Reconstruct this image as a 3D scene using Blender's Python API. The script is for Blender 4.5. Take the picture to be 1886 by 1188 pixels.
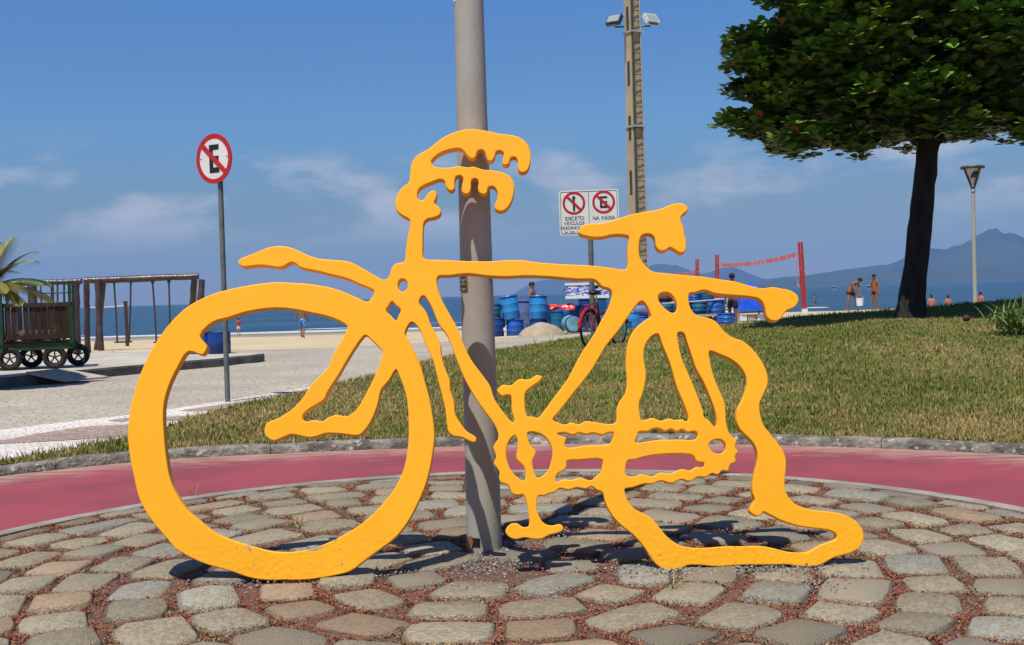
import bpy, bmesh, math, random
import numpy as np
from mathutils import Vector, Matrix, Euler
from math import sin, cos, pi, radians as R

random.seed(7); rng = np.random.default_rng(7)
scene = bpy.context.scene
for o in list(bpy.data.objects): bpy.data.objects.remove(o)
COL = scene.collection

# ------------------------------------------------------------------ camera
W0, H0, F0, EYE = 1886.0, 1188.0, 2200.0, 1.15
cam_d = bpy.data.cameras.new('camera'); cam = bpy.data.objects.new('camera', cam_d); COL.objects.link(cam)
cam_d.sensor_width = 36; cam_d.lens = 36 * F0 / W0; cam_d.clip_start = 0.05; cam_d.clip_end = 60000
CAM_M = Matrix.Translation((0, 0, EYE)) @ Matrix.Rotation(R(90 - 1.322), 4, 'X') @ Matrix.Rotation(R(-1.627), 4, 'Z')
cam.matrix_world = CAM_M
scene.camera = cam
scene.render.resolution_x, scene.render.resolution_y = 1024, 645

# ------------------------------------------------------------------ world and sun
SUN_EL, SUN_AZ = 66.0, 27.0        # light travels to +Y and a little to +X
sx, sy, sz = -sin(R(SUN_AZ)) * cos(R(SUN_EL)), -cos(R(SUN_AZ)) * cos(R(SUN_EL)), sin(R(SUN_EL))
world = bpy.data.worlds.new('World'); scene.world = world; world.use_nodes = True
wn, wl = world.node_tree.nodes, world.node_tree.links
wn.clear()
w_out = wn.new('ShaderNodeOutputWorld'); w_bg = wn.new('ShaderNodeBackground')
sky = wn.new('ShaderNodeTexSky'); sky.sky_type = 'NISHITA'; sky.sun_disc = False
sky.sun_elevation = R(SUN_EL); sky.sun_rotation = math.atan2(sx, sy)
sky.altitude = 0; sky.air_density = 1.0; sky.dust_density = 0.1; sky.ozone_density = 3.0
w_bg.inputs['Strength'].default_value = 0.10
tc = wn.new('ShaderNodeTexCoord')
def wnode(t, **kw):
    n = wn.new(t)
    for k, v in kw.items(): setattr(n, k, v)
    return n
mp = wnode('ShaderNodeMapping'); mp.inputs['Scale'].default_value = (8.5, 8.5, 24.0); mp.inputs['Location'].default_value = (1.35, 0.4, 0.25)
nz = wnode('ShaderNodeTexNoise'); nz.inputs['Scale'].default_value = 1.0; nz.inputs['Detail'].default_value = 7; nz.inputs['Roughness'].default_value = 0.55
rm = wnode('ShaderNodeMapRange', interpolation_type='SMOOTHSTEP'); rm.inputs['From Min'].default_value = 0.47; rm.inputs['From Max'].default_value = 0.70
sep = wnode('ShaderNodeSeparateXYZ')
b1 = wnode('ShaderNodeMapRange', interpolation_type='SMOOTHSTEP'); b1.inputs['From Min'].default_value = 0.03; b1.inputs['From Max'].default_value = 0.075
b2 = wnode('ShaderNodeMapRange', interpolation_type='SMOOTHSTEP'); b2.inputs['From Min'].default_value = 0.145; b2.inputs['From Max'].default_value = 0.095
m1 = wnode('ShaderNodeMath', operation='MULTIPLY'); m2 = wnode('ShaderNodeMath', operation='MULTIPLY'); m3 = wnode('ShaderNodeMath', operation='MULTIPLY'); m3.inputs[1].default_value = 1.0
mx = wnode('ShaderNodeMixRGB'); mx.inputs['Color2'].default_value = (4.3, 4.6, 5.0, 1)
tint = wnode('ShaderNodeMixRGB', blend_type='MULTIPLY'); tint.inputs['Fac'].default_value = 1; tint.inputs['Color2'].default_value = (0.38, 0.64, 0.97, 1)
wl.new(tc.outputs['Generated'], mp.inputs['Vector']); wl.new(mp.outputs['Vector'], nz.inputs['Vector'])
wl.new(nz.outputs['Fac'], rm.inputs['Value']); wl.new(tc.outputs['Generated'], sep.inputs[0])
wl.new(sep.outputs['Z'], b1.inputs['Value']); wl.new(sep.outputs['Z'], b2.inputs['Value'])
wl.new(b1.outputs[0], m1.inputs[0]); wl.new(b2.outputs[0], m1.inputs[1]); wl.new(m1.outputs[0], m2.inputs[0]); wl.new(rm.outputs[0], m2.inputs[1])
wl.new(m2.outputs[0], m3.inputs[0]); wl.new(m3.outputs[0], mx.inputs['Fac'])
hzr = wnode('ShaderNodeValToRGB'); hzr.color_ramp.interpolation = 'EASE'
for i_, (p_, c_) in enumerate(((0.0, (1.02, .66, .40)), (.05, (1.02, .69, .46)), (.16, (1.03, .93, .80)), (.30, (1, 1, 1)))):
    el_ = hzr.color_ramp.elements[i_] if i_ < 2 else hzr.color_ramp.elements.new(p_)
    el_.position = p_; el_.color = (*c_, 1)
air = wnode('ShaderNodeMixRGB', blend_type='MULTIPLY'); air.inputs['Fac'].default_value = 1
wl.new(sep.outputs['Z'], hzr.inputs['Fac']); wl.new(hzr.outputs[0], air.inputs['Color2']); wl.new(tint.outputs[0], air.inputs['Color1'])
wl.new(sky.outputs[0], tint.inputs['Color1']); wl.new(air.outputs[0], mx.inputs['Color1'])
wl.new(mx.outputs[0], w_bg.inputs['Color']); wl.new(w_bg.outputs[0], w_out.inputs['Surface'])
sun_d = bpy.data.lights.new('sun', 'SUN'); sun_d.energy = 4.8; sun_d.angle = R(0.53); sun_d.color = (1.0, 0.955, 0.88)
sun = bpy.data.objects.new('sun', sun_d); COL.objects.link(sun)
sun.rotation_euler = Vector((sx, sy, sz)).to_track_quat('Z', 'Y').to_euler(); sun.location = (-20, -20, 60)
vs = scene.view_settings; vs.view_transform = 'Standard'; vs.look = 'None'; vs.gamma = 1; vs.exposure = 0.3; vs.use_curve_mapping = False

# ------------------------------------------------------------------ helpers
def ray(px, py):
    return (CAM_M.to_3x3() @ Vector((px - W0 / 2, -(py - H0 / 2), -F0)))
def on_z(px, py, z=0.0):
    d = ray(px, py); t = (z - EYE) / d.z
    return Vector((0, 0, EYE)) + d * t
def at(px, py, Y):
    d = ray(px, py); t = Y / d.y
    return Vector((0, 0, EYE)) + d * t
CAM_I = CAM_M.inverted()
def project_np(P):
    M = np.array(CAM_I); Q = P @ M[:3, :3].T + M[:3, 3]
    return W0 / 2 + F0 * Q[:, 0] / -Q[:, 2], H0 / 2 - F0 * Q[:, 1] / -Q[:, 2], -Q[:, 2]

def tag(o, label=None, cat=None, group=None, kind=None):
    if label: o['label'] = label
    if cat: o['category'] = cat
    if group: o['group'] = group
    if kind: o['kind'] = kind
    return o
def empty(name, loc, rz=0.0, label=None, cat=None, group=None, kind=None):
    o = bpy.data.objects.new(name, None); COL.objects.link(o)
    o.location = loc; o.rotation_euler = (0, 0, rz); o.empty_display_size = 0.1
    return tag(o, label, cat, group, kind)
def link_mesh(name, me, mat=None, parent=None):
    o = bpy.data.objects.new(name, me); COL.objects.link(o)
    if mat and not me.materials: me.materials.append(mat)
    if parent: o.parent = parent
    return o
def copy_tree(o, parent=None):
    c = o.copy(); COL.objects.link(c); c.parent = parent
    for ch in list(o.children): copy_tree(ch, c)
    return c

class MB:
    def __init__(s): s.v, s.f = [], []
    def add(s, vs, fs):
        n = len(s.v); s.v += [tuple(v) for v in vs]; s.f += [tuple(i + n for i in f) for f in fs]; return s
    def box(s, c, d, rot=None):
        hx, hy, hz = d[0] / 2, d[1] / 2, d[2] / 2
        vs = [Vector((x * hx, y * hy, z * hz)) for z in (-1, 1) for y in (-1, 1) for x in (-1, 1)]
        if rot is not None: vs = [rot @ v for v in vs]
        c = Vector(c)
        return s.add([v + c for v in vs], [(0, 2, 3, 1), (4, 5, 7, 6), (0, 1, 5, 4), (2, 6, 7, 3), (0, 4, 6, 2), (1, 3, 7, 5)])
    def tube(s, pts, rad, n=8, cap=True):
        pts = [Vector(p) for p in pts]; k = len(pts)
        if not hasattr(rad, '__len__'): rad = [rad] * k
        vs, fs = [], []; prev = None
        for i, p in enumerate(pts):
            t = (pts[min(i + 1, k - 1)] - pts[max(i - 1, 0)]).normalized()
            if prev is None:
                a = Vector((0, 0, 1)) if abs(t.z) < 0.9 else Vector((1, 0, 0))
                u = t.cross(a).normalized()
            else: u = (prev - t * prev.dot(t)).normalized()
            prev = u; w = t.cross(u)
            for j in range(n):
                a = 2 * pi * j / n; vs.append(p + (u * cos(a) + w * sin(a)) * rad[i])
        for i in range(k - 1):
            for j in range(n):
                a, b = i * n + j, i * n + (j + 1) % n; fs.append((a, b, b + n, a + n))
        if cap: fs.append(tuple(range(n - 1, -1, -1))); fs.append(tuple((k - 1) * n + j for j in range(n)))
        return s.add(vs, fs)
    def lathe(s, prof, n=20, M=None, cap=True):
        vs, fs = [], []; k = len(prof)
        for r, z in prof:
            for j in range(n):
                a = 2 * pi * j / n; v = Vector((r * cos(a), r * sin(a), z)); vs.append(M @ v if M is not None else v)
        for i in range(k - 1):
            for j in range(n):
                a, b = i * n + j, i * n + (j + 1) % n; fs.append((a, b, b + n, a + n))
        if cap: fs.append(tuple(range(n - 1, -1, -1))); fs.append(tuple((k - 1) * n + j for j in range(n)))
        return s.add(vs, fs)
    def torus(s, Rr, r, n=32, m=8, M=None, a0=0.0, a1=2 * pi):
        vs, fs = [], []; full = abs(a1 - a0 - 2 * pi) < 1e-6; nn = n if full else n + 1
        for i in range(nn):
            a = a0 + (a1 - a0) * i / n
            for j in range(m):
                b = 2 * pi * j / m; q = Rr + r * cos(b); v = Vector((q * cos(a), q * sin(a), r * sin(b))); vs.append(M @ v if M is not None else v)
        for i in range(n):
            for j in range(m):
                a, b = i * m + j, i * m + (j + 1) % m; c = ((i + 1) % nn) * m; fs.append((a, c + j, c + (j + 1) % m, b))
        return s.add(vs, fs)
    def prism(s, poly, y0, y1, M=None):      # polygon in x,z extruded along y; y0 is the front
        n = len(poly); vs = [Vector((x, y0, z)) for x, z in poly] + [Vector((x, y1, z)) for x, z in poly]
        if M is not None: vs = [M @ v for v in vs]
        fs = [tuple(range(n)), tuple(range(2 * n - 1, n - 1, -1))] + [((i + 1) % n, i, i + n, (i + 1) % n + n) for i in range(n)]
        return s.add(vs, fs)
    def ellip(s, c, r, n=14, m=9, M=None):
        prof = [(sin(pi * (i + 0.02 * (i == 0) - 0.02 * (i == m)) / m), -cos(pi * i / m)) for i in range(m + 1)]
        T = Matrix.Translation(c) @ (M if M is not None else Matrix()) @ Matrix.Diagonal((r[0], r[1], r[2], 1))
        return s.lathe(prof, n, T)
    def build(s, name, mat=None, parent=None, smooth=False, loc=None):
        me = bpy.data.meshes.new(name); me.from_pydata(s.v, [], s.f); me.update()
        if smooth:
            me.polygons.foreach_set('use_smooth', [True] * len(me.polygons)); me.set_sharp_from_angle(angle=R(40))
        o = link_mesh(name, me, mat, parent)
        if loc: o.location = loc
        return o

def mesh_np(name, V, Fc, mat, parent=None, smooth=False, col=None):
    """V (n,3), Fc (m,k) arrays -> object; col (n,3) vertex colour 'tint'"""
    me = bpy.data.meshes.new(name); n, (m, k) = len(V), Fc.shape
    me.vertices.add(n); me.vertices.foreach_set('co', V.astype(np.float32).ravel())
    me.loops.add(m * k); me.loops.foreach_set('vertex_index', Fc.astype(np.int32).ravel())
    me.polygons.add(m); me.polygons.foreach_set('loop_start', (np.arange(m) * k).astype(np.int32))
    try: me.polygons.foreach_set('loop_total', np.full(m, k, np.int32))
    except Exception: pass
    me.polygons.foreach_set('use_smooth', [bool(smooth)] * m)
    me.update(calc_edges=True)
    if col is not None:
        a = me.color_attributes.new('tint', 'FLOAT_COLOR', 'POINT'); a.data.foreach_set('color', np.c_[col, np.ones(n)].astype(np.float32).ravel())
    me.validate()
    return link_mesh(name, me, mat, parent)

def vnoise(x, y, seed=0):
    """smooth value noise, numpy, 0..1"""
    xi, yi = np.floor(x).astype(np.int64), np.floor(y).astype(np.int64); fx, fy = x - xi, y - yi
    def h(a, b):
        n = (a * 374761393 + b * 668265263 + seed * 974711) & 0x7fffffff
        n = ((n ^ (n >> 13)) * 1274126177) & 0x7fffffff
        return ((n ^ (n >> 16)) & 0xffff) / 65535.0
    u, v = fx * fx * (3 - 2 * fx), fy * fy * (3 - 2 * fy)
    return (h(xi, yi) * (1 - u) + h(xi + 1, yi) * u) * (1 - v) + (h(xi, yi + 1) * (1 - u) + h(xi + 1, yi + 1) * u) * v
def fbm(x, y, seed=0, o=4):
    s, a, t = 0, 0.5, 0
    for i in range(o): s = s + a * vnoise(x * 2 ** i, y * 2 ** i, seed + i); t += a; a *= 0.5
    return s / t

# ------------------------------------------------------------------ materials
def pm(name, c1, c2=None, scale=6.0, detail=6.0, rough=0.7, bump=0.0, bscale=40.0, metal=0.0, spec=0.3, stretch=(1, 1, 1), lo=0.35, hi=0.65, c3=None, s3=20.0, lo3=0.6, hi3=0.75, coord='Object', attr=False, dist=0.01, rnd=0.0):
    m = bpy.data.materials.new(name); m.use_nodes = True; N, L = m.node_tree.nodes, m.node_tree.links
    b = N['Principled BSDF']; b.inputs['Roughness'].default_value = rough; b.inputs['Metallic'].default_value = metal; b.inputs['Specular IOR Level'].default_value = spec
    b.inputs['Base Color'].default_value = (*c1, 1)
    tcn = N.new('ShaderNodeTexCoord'); mpn = N.new('ShaderNodeMapping'); mpn.inputs['Scale'].default_value = stretch
    L.new(tcn.outputs[coord], mpn.inputs['Vector'])
    cur = None
    def layer(prev, col, sc, l, h, fac=1.0):
        n = N.new('ShaderNodeTexNoise'); n.inputs['Scale'].default_value = sc; n.inputs['Detail'].default_value = detail; L.new(mpn.outputs[0], n.inputs['Vector'])
        r = N.new('ShaderNodeMapRange'); r.interpolation_type = 'SMOOTHSTEP'; r.inputs['From Min'].default_value = l; r.inputs['From Max'].default_value = h; r.inputs['To Max'].default_value = fac
        L.new(n.outputs['Fac'], r.inputs['Value'])
        x = N.new('ShaderNodeMixRGB'); L.new(r.outputs[0], x.inputs['Fac']); x.inputs['Color2'].default_value = (*col, 1)
        if prev is None: x.inputs['Color1'].default_value = (*c1, 1)
        else: L.new(prev, x.inputs['Color1'])
        return x.outputs[0]
    if attr:
        a = N.new('ShaderNodeAttribute'); a.attribute_name = 'tint'; cur = a.outputs['Color']
    if c2: cur = layer(cur, c2, scale, lo, hi)
    if c3: cur = layer(cur, c3, s3, lo3, hi3)
    if rnd:
        oi = N.new('ShaderNodeObjectInfo'); hs = N.new('ShaderNodeHueSaturation'); r2 = N.new('ShaderNodeMapRange')
        r2.inputs['To Min'].default_value = 1 - rnd; r2.inputs['To Max'].default_value = 1 + rnd; L.new(oi.outputs['Random'], r2.inputs['Value']); L.new(r2.outputs[0], hs.inputs['Value'])
        if cur is None: hs.inputs['Color'].default_value = (*c1, 1)
        else: L.new(cur, hs.inputs['Color'])
        cur = hs.outputs[0]
    if cur is not None: L.new(cur, b.inputs['Base Color'])
    if bump:
        n = N.new('ShaderNodeTexNoise'); n.inputs['Scale'].default_value = bscale; n.inputs['Detail'].default_value = 6; L.new(mpn.outputs[0], n.inputs['Vector'])
        bp = N.new('ShaderNodeBump'); bp.inputs['Strength'].default_value = bump; bp.inputs['Distance'].default_value = dist; L.new(n.outputs['Fac'], bp.inputs['Height']); L.new(bp.outputs[0], b.inputs['Normal'])
    return m

M = {}
M['stone'] = pm('stone', (0.27, 0.22, 0.16), (0.33, 0.275, 0.18), 7, rough=0.85, bump=1.0, bscale=26, attr=True, c3=(0.155, 0.125, 0.085), s3=30, lo3=0.51, hi3=0.72, dist=0.02, rnd=0.2)
M['joint'] = pm('joint', (0.17, 0.075, 0.048), (0.09, 0.055, 0.036), 40, rough=0.95, bump=1, bscale=120, c3=(0.22, 0.16, 0.11), s3=60, lo3=0.55, hi3=0.7)
M['moss'] = pm('dry moss', (0.2, 0.08, 0.04), rough=0.9, attr=True, spec=0.1)
M['gravel'] = pm('gravel', (0.4, 0.4, 0.4), rough=0.8, attr=True)
M['lane'] = None
M['kerb'] = pm('kerb', (0.23, 0.205, 0.165), (0.09, 0.08, 0.065), 7, rough=0.9, bump=1.0, bscale=30, c3=(0.40, 0.36, 0.30), s3=17, lo3=0.57, hi3=0.68, dist=0.03)
M['edging'] = pm('edging', (0.28, 0.25, 0.205), (0.19, 0.165, 0.13), 6, rough=0.9, bump=0.5, bscale=60)
M['lawn'] = pm('lawn', (0.115, 0.11, 0.024), (0.22, 0.155, 0.06), 1.2, rough=0.95, bump=1, bscale=60, c3=(0.07, 0.085, 0.016), s3=30, lo3=0.5, hi3=0.65, dist=0.03)
M['grass'] = pm('grass', (0.1, 0.12, 0.02), rough=0.6, attr=True, spec=0.25)
M['sand'] = pm('sand', (0.48, 0.385, 0.235), (0.41, 0.325, 0.20), 0.35, rough=0.95, bump=0.6, bscale=3.5, c3=(0.3, 0.24, 0.16), s3=1.2, lo3=0.62, hi3=0.8, dist=0.06)
M['concrete'] = pm('concrete', (0.44, 0.40, 0.33), (0.35, 0.315, 0.255), 1.2, rough=0.9, bump=0.4, bscale=30)
M['slabkerb'] = pm('slab kerb', (0.13, 0.125, 0.11), (0.08, 0.075, 0.065), 4, rough=0.9, bump=0.5, bscale=30)
M['pole'] = pm('pole paint', (0.37, 0.345, 0.285), (0.33, 0.305, 0.25), 3, rough=0.55, bump=0.12, bscale=60, spec=0.4, c3=(0.25, 0.22, 0.17), s3=14, lo3=0.66, hi3=0.8)
M['galv'] = pm('galvanised', (0.16, 0.17, 0.155), (0.115, 0.125, 0.115), 8, rough=0.55, metal=0.25)
M['white'] = pm('white paint', (0.68, 0.67, 0.63), (0.62, 0.61, 0.57), 5, rough=0.5)
M['signred'] = pm('sign red', (0.48, 0.018, 0.02), (0.42, 0.015, 0.018), 10, rough=0.45)
M['black'] = pm('black paint', (0.015, 0.015, 0.016), rough=0.5)
M['text'] = pm('sign text', (0.06, 0.065, 0.07), rough=0.6)
M['polecon'] = pm('pole concrete', (0.40, 0.32, 0.20), (0.33, 0.265, 0.17), 1.3, rough=0.9, bump=0.3, bscale=20)
M['steel'] = pm('steel', (0.42, 0.43, 0.43), (0.35, 0.36, 0.36), 8, rough=0.45, metal=0.3)
M['darksteel'] = pm('dark steel', (0.05, 0.055, 0.055), rough=0.5, metal=0.2)
M['glass'] = pm('lamp glass', (0.25, 0.3, 0.3), rough=0.15, spec=0.6)
M['lampwhite'] = pm('lamp white', (0.62, 0.61, 0.57), (0.5, 0.49, 0.46), 9, rough=0.5)
M['blue'] = pm('drum blue', (0.012, 0.10, 0.42), (0.008, 0.07, 0.30), 3, rough=0.4, spec=0.5, c3=(0.10, 0.16, 0.3), s3=6, lo3=0.62, hi3=0.8)
M['lightblue'] = pm('drum light blue', (0.02, 0.22, 0.55), (0.015, 0.16, 0.45), 3, rough=0.4, spec=0.5)
M['teal'] = pm('drum teal', (0.012, 0.12, 0.22), (0.01, 0.085, 0.17), 3, rough=0.45, c3=(0.07, 0.16, 0.2), s3=7, lo3=0.6, hi3=0.75)
M['darkblue'] = pm('drum dark blue', (0.008, 0.045, 0.20), (0.006, 0.03, 0.13), 3, rough=0.45)
M['violet'] = pm('drum grey violet', (0.13, 0.17, 0.33), (0.09, 0.12, 0.25), 4, rough=0.5)
M['clearteal'] = pm('drum pale teal', (0.16, 0.36, 0.44), (0.08, 0.22, 0.30), 5, rough=0.4)
M['tarpblue'] = pm('tarp blue', (0.012, 0.09, 0.62), (0.01, 0.06, 0.45), 6, rough=0.4, bump=0.5, bscale=12)
M['heap'] = pm('heap', (0.36, 0.30, 0.21), (0.29, 0.24, 0.165), 3, rough=0.95, bump=0.7, bscale=14, dist=0.04)
M['redcloth'] = pm('red cloth', (0.55, 0.03, 0.025), (0.7, 0.62, 0.58), 9, rough=0.7, lo=0.58, hi=0.62, bump=0.6, bscale=14)
M['boxprint'] = pm('box print', (0.62, 0.63, 0.66), (0.04, 0.07, 0.42), 9, rough=0.5, lo=0.47, hi=0.52, stretch=(1, 1, 3.0), c3=(0.05, 0.22, 0.08), s3=14, lo3=0.66, hi3=0.68)
M['bikered'] = pm('bicycle red', (0.38, 0.008, 0.012), rough=0.25, spec=0.6)
M['rubber'] = pm('rubber', (0.014, 0.013, 0.012), (0.028, 0.026, 0.023), 12, rough=0.8)
M['chrome'] = pm('chrome', (0.6, 0.6, 0.6), rough=0.2, metal=1.0)
M['netred'] = pm('net post red', (0.42, 0.03, 0.02), (0.30, 0.02, 0.015), 4, rough=0.6, c3=(0.12, 0.03, 0.02), s3=9, lo3=0.62, hi3=0.7)
M['nettape'] = pm('net tape', (0.58, 0.13, 0.13), (0.62, 0.28, 0.27), 3.2, rough=0.7, lo=0.5, hi=0.56)
M['skin'] = pm('skin', (0.26, 0.105, 0.055), (0.22, 0.085, 0.045), 6, rough=0.5)
M['skinlight'] = pm('lighter skin', (0.45, 0.17, 0.10), (0.40, 0.14, 0.08), 6, rough=0.5)
M['hair'] = pm('hair', (0.012, 0.010, 0.009), rough=0.6)
M['shortsblue'] = pm('shorts blue', (0.02, 0.22, 0.62), (0.55, 0.62, 0.7), 11, rough=0.8, lo=0.55, hi=0.6)
M['navy'] = pm('navy cloth', (0.012, 0.018, 0.05), rough=0.85)
M['darkcloth'] = pm('dark cloth', (0.02, 0.014, 0.022), rough=0.85)
M['redshirt'] = pm('red shirt', (0.5, 0.03, 0.035), rough=0.8)
M['bucket'] = pm('bucket white', (0.75, 0.75, 0.74), rough=0.4)
M['wood'] = pm('old wood', (0.05, 0.024, 0.014), (0.022, 0.012, 0.008), 5, rough=0.85, stretch=(6, 6, 1), bump=0.4, bscale=14, rnd=0.35)
M['log'] = pm('varnished log', (0.07, 0.035, 0.025), (0.035, 0.02, 0.016), 5, rough=0.35, spec=0.6, bump=0.6, bscale=14, dist=0.03)
M['plank'] = pm('grey plank', (0.46, 0.38, 0.31), (0.34, 0.27, 0.22), 4, rough=0.85, stretch=(1, 8, 1), bump=0.4, bscale=20)
M['greenmetal'] = pm('green metal', (0.018, 0.055, 0.022), (0.012, 0.035, 0.015), 6, rough=0.5)
M['hub'] = pm('wheel hub', (0.035, 0.032, 0.027), (0.02, 0.018, 0.015), 8, rough=0.6)
M['bark'] = pm('bark', (0.03, 0.024, 0.02), (0.017, 0.013, 0.011), 7, rough=0.95, stretch=(1, 1, 0.3), bump=1, bscale=22, dist=0.05)
M['leaf'] = pm('leaf', (0.04, 0.09, 0.012), rough=0.42, attr=True, spec=0.4)
M['palm'] = pm('palm leaf', (0.10, 0.15, 0.03), rough=0.45, attr=True, spec=0.4)
M['shrub'] = pm('shrub leaf', (0.10, 0.17, 0.025), rough=0.45, attr=True, spec=0.4)
M['weed'] = pm('weed', (0.32, 0.27, 0.10), (0.18, 0.19, 0.05), 8, rough=0.7)
M['rust'] = pm('rust', (0.32, 0.12, 0.035), (0.15, 0.05, 0.02), 14, rough=0.9)
M['coconut'] = pm('coconut', (0.09, 0.03, 0.02), (0.05, 0.02, 0.012), 20, rough=0.9)
M['strap'] = pm('strap', (0.03, 0.03, 0.03), (0.35, 0.24, 0.03), 1, rough=0.5)
M['sticker'] = pm('sticker', (0.75, 0.75, 0.74), (0.03, 0.03, 0.03), 38, rough=0.5, lo=0.52, hi=0.54)
M['hill'] = pm('hill forest', (0.045, 0.065, 0.03), (0.03, 0.045, 0.022), 0.003, rough=1.0, spec=0.0)
M['litter'] = pm('litter white', (0.75, 0.75, 0.72), rough=0.6)
M['brownbag'] = pm('brown sack', (0.10, 0.05, 0.035), (0.05, 0.03, 0.02), 8, rough=0.9)

def wet(m):
    N, L = m.node_tree.nodes, m.node_tree.links; b = N['Principled BSDF']; src = b.inputs['Base Color'].links[0].from_socket
    t = N.new('ShaderNodeTexCoord'); sp = N.new('ShaderNodeSeparateXYZ'); L.new(t.outputs['Object'], sp.inputs[0])
    r = N.new('ShaderNodeMapRange'); r.interpolation_type = 'SMOOTHSTEP'; r.inputs['From Min'].default_value = -.66; r.inputs['From Max'].default_value = -.80; r.inputs['To Max'].default_value = .85; L.new(sp.outputs['Z'], r.inputs['Value'])
    x = N.new('ShaderNodeMixRGB'); L.new(src, x.inputs['Color1']); x.inputs['Color2'].default_value = (.17, .135, .105, 1); L.new(r.outputs[0], x.inputs['Fac']); L.new(x.outputs[0], b.inputs['Base Color'])
wet(M['sand'])
def lane_mat():
    m = pm('cycle lane', (0.265, 0.048, 0.058), (0.205, 0.042, 0.052), 1.6, rough=0.75, bump=0.25, bscale=90, coord='Object')
    N, L = m.node_tree.nodes, m.node_tree.links; b = N['Principled BSDF']; src = b.inputs['Base Color'].links[0].from_socket
    t = N.new('ShaderNodeTexCoord'); mp_ = N.new('ShaderNodeMapping'); mp_.inputs['Scale'].default_value = (2.2, 9, 1); L.new(t.outputs['Object'], mp_.inputs['Vector'])
    n = N.new('ShaderNodeTexNoise'); n.inputs['Scale'].default_value = 1.5; n.inputs['Detail'].default_value = 9; n.inputs['Roughness'].default_value = 0.7; L.new(mp_.outputs[0], n.inputs['Vector'])
    a = N.new('ShaderNodeAttribute'); a.attribute_name = 'tint'
    s = N.new('ShaderNodeMath'); s.operation = 'ADD'; L.new(n.outputs['Fac'], s.inputs[0]); L.new(a.outputs['Fac'], s.inputs[1])
    r = N.new('ShaderNodeMapRange'); r.interpolation_type = 'SMOOTHSTEP'; r.inputs['From Min'].default_value = 0.66; r.inputs['From Max'].default_value = 1.1; r.inputs['To Max'].default_value = 0.9; L.new(s.outputs[0], r.inputs['Value'])
    x = N.new('ShaderNodeMixRGB'); x.inputs['Color2'].default_value = (0.36, 0.25, 0.18, 1); L.new(src, x.inputs['Color1']); L.new(r.outputs[0], x.inputs['Fac']); L.new(x.outputs[0], b.inputs['Base Color'])
    return m
M['lane'] = lane_mat()

def paving_mat(name, ca, cb, cj, scale):
    m = bpy.data.materials.new(name); m.use_nodes = True; N, L = m.node_tree.nodes, m.node_tree.links; b = N['Principled BSDF']; b.inputs['Roughness'].default_value = 0.85
    t = N.new('ShaderNodeTexCoord')
    v = N.new('ShaderNodeTexVoronoi'); v.inputs['Scale'].default_value = scale; L.new(t.outputs['Object'], v.inputs['Vector'])
    e = N.new('ShaderNodeTexVoronoi'); e.feature = 'DISTANCE_TO_EDGE'; e.inputs['Scale'].default_value = scale; L.new(t.outputs['Object'], e.inputs['Vector'])
    x = N.new('ShaderNodeMixRGB'); x.inputs['Color1'].default_value = (*ca, 1); x.inputs['Color2'].default_value = (*cb, 1); L.new(v.outputs['Color'], x.inputs['Fac'])
    n = N.new('ShaderNodeTexNoise'); n.inputs['Scale'].default_value = 0.5; n.inputs['Detail'].default_value = 6; L.new(t.outputs['Object'], n.inputs['Vector'])
    hs = N.new('ShaderNodeHueSaturation'); L.new(x.outputs[0], hs.inputs['Color']); mr = N.new('ShaderNodeMapRange'); mr.inputs['From Min'].default_value = 0.3; mr.inputs['From Max'].default_value = 0.7; mr.inputs['To Min'].default_value = 0.8; mr.inputs['To Max'].default_value = 1.2; L.new(n.outputs['Fac'], mr.inputs['Value']); L.new(mr.outputs[0], hs.inputs['Value'])
    r = N.new('ShaderNodeMapRange'); r.inputs['From Min'].default_value = 0.02; r.inputs['From Max'].default_value = 0.1; L.new(e.outputs['Distance'], r.inputs['Value'])
    y = N.new('ShaderNodeMixRGB'); y.inputs['Color1'].default_value = (*cj, 1); L.new(hs.outputs[0], y.inputs['Color2']); L.new(r.outputs[0], y.inputs['Fac']); L.new(y.outputs[0], b.inputs['Base Color'])
    bp = N.new('ShaderNodeBump'); bp.inputs['Distance'].default_value = 0.02; bp.inputs['Strength'].default_value = .6; L.new(r.outputs[0], bp.inputs['Height']); L.new(bp.outputs[0], b.inputs['Normal'])
    return m
M['paving'] = paving_mat('road setts', (0.40, 0.345, 0.265), (0.33, 0.29, 0.225), (0.28, 0.235, 0.17), 8.5)
M['mosaicwhite'] = paving_mat('mosaic white', (0.68, 0.62, 0.55), (0.56, 0.51, 0.45), (0.38, 0.33, 0.27), 16)
M['mosaicbrown'] = paving_mat('mosaic brown', (0.27, 0.165, 0.125), (0.40, 0.31, 0.25), (0.24, 0.17, 0.13), 16)

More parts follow.
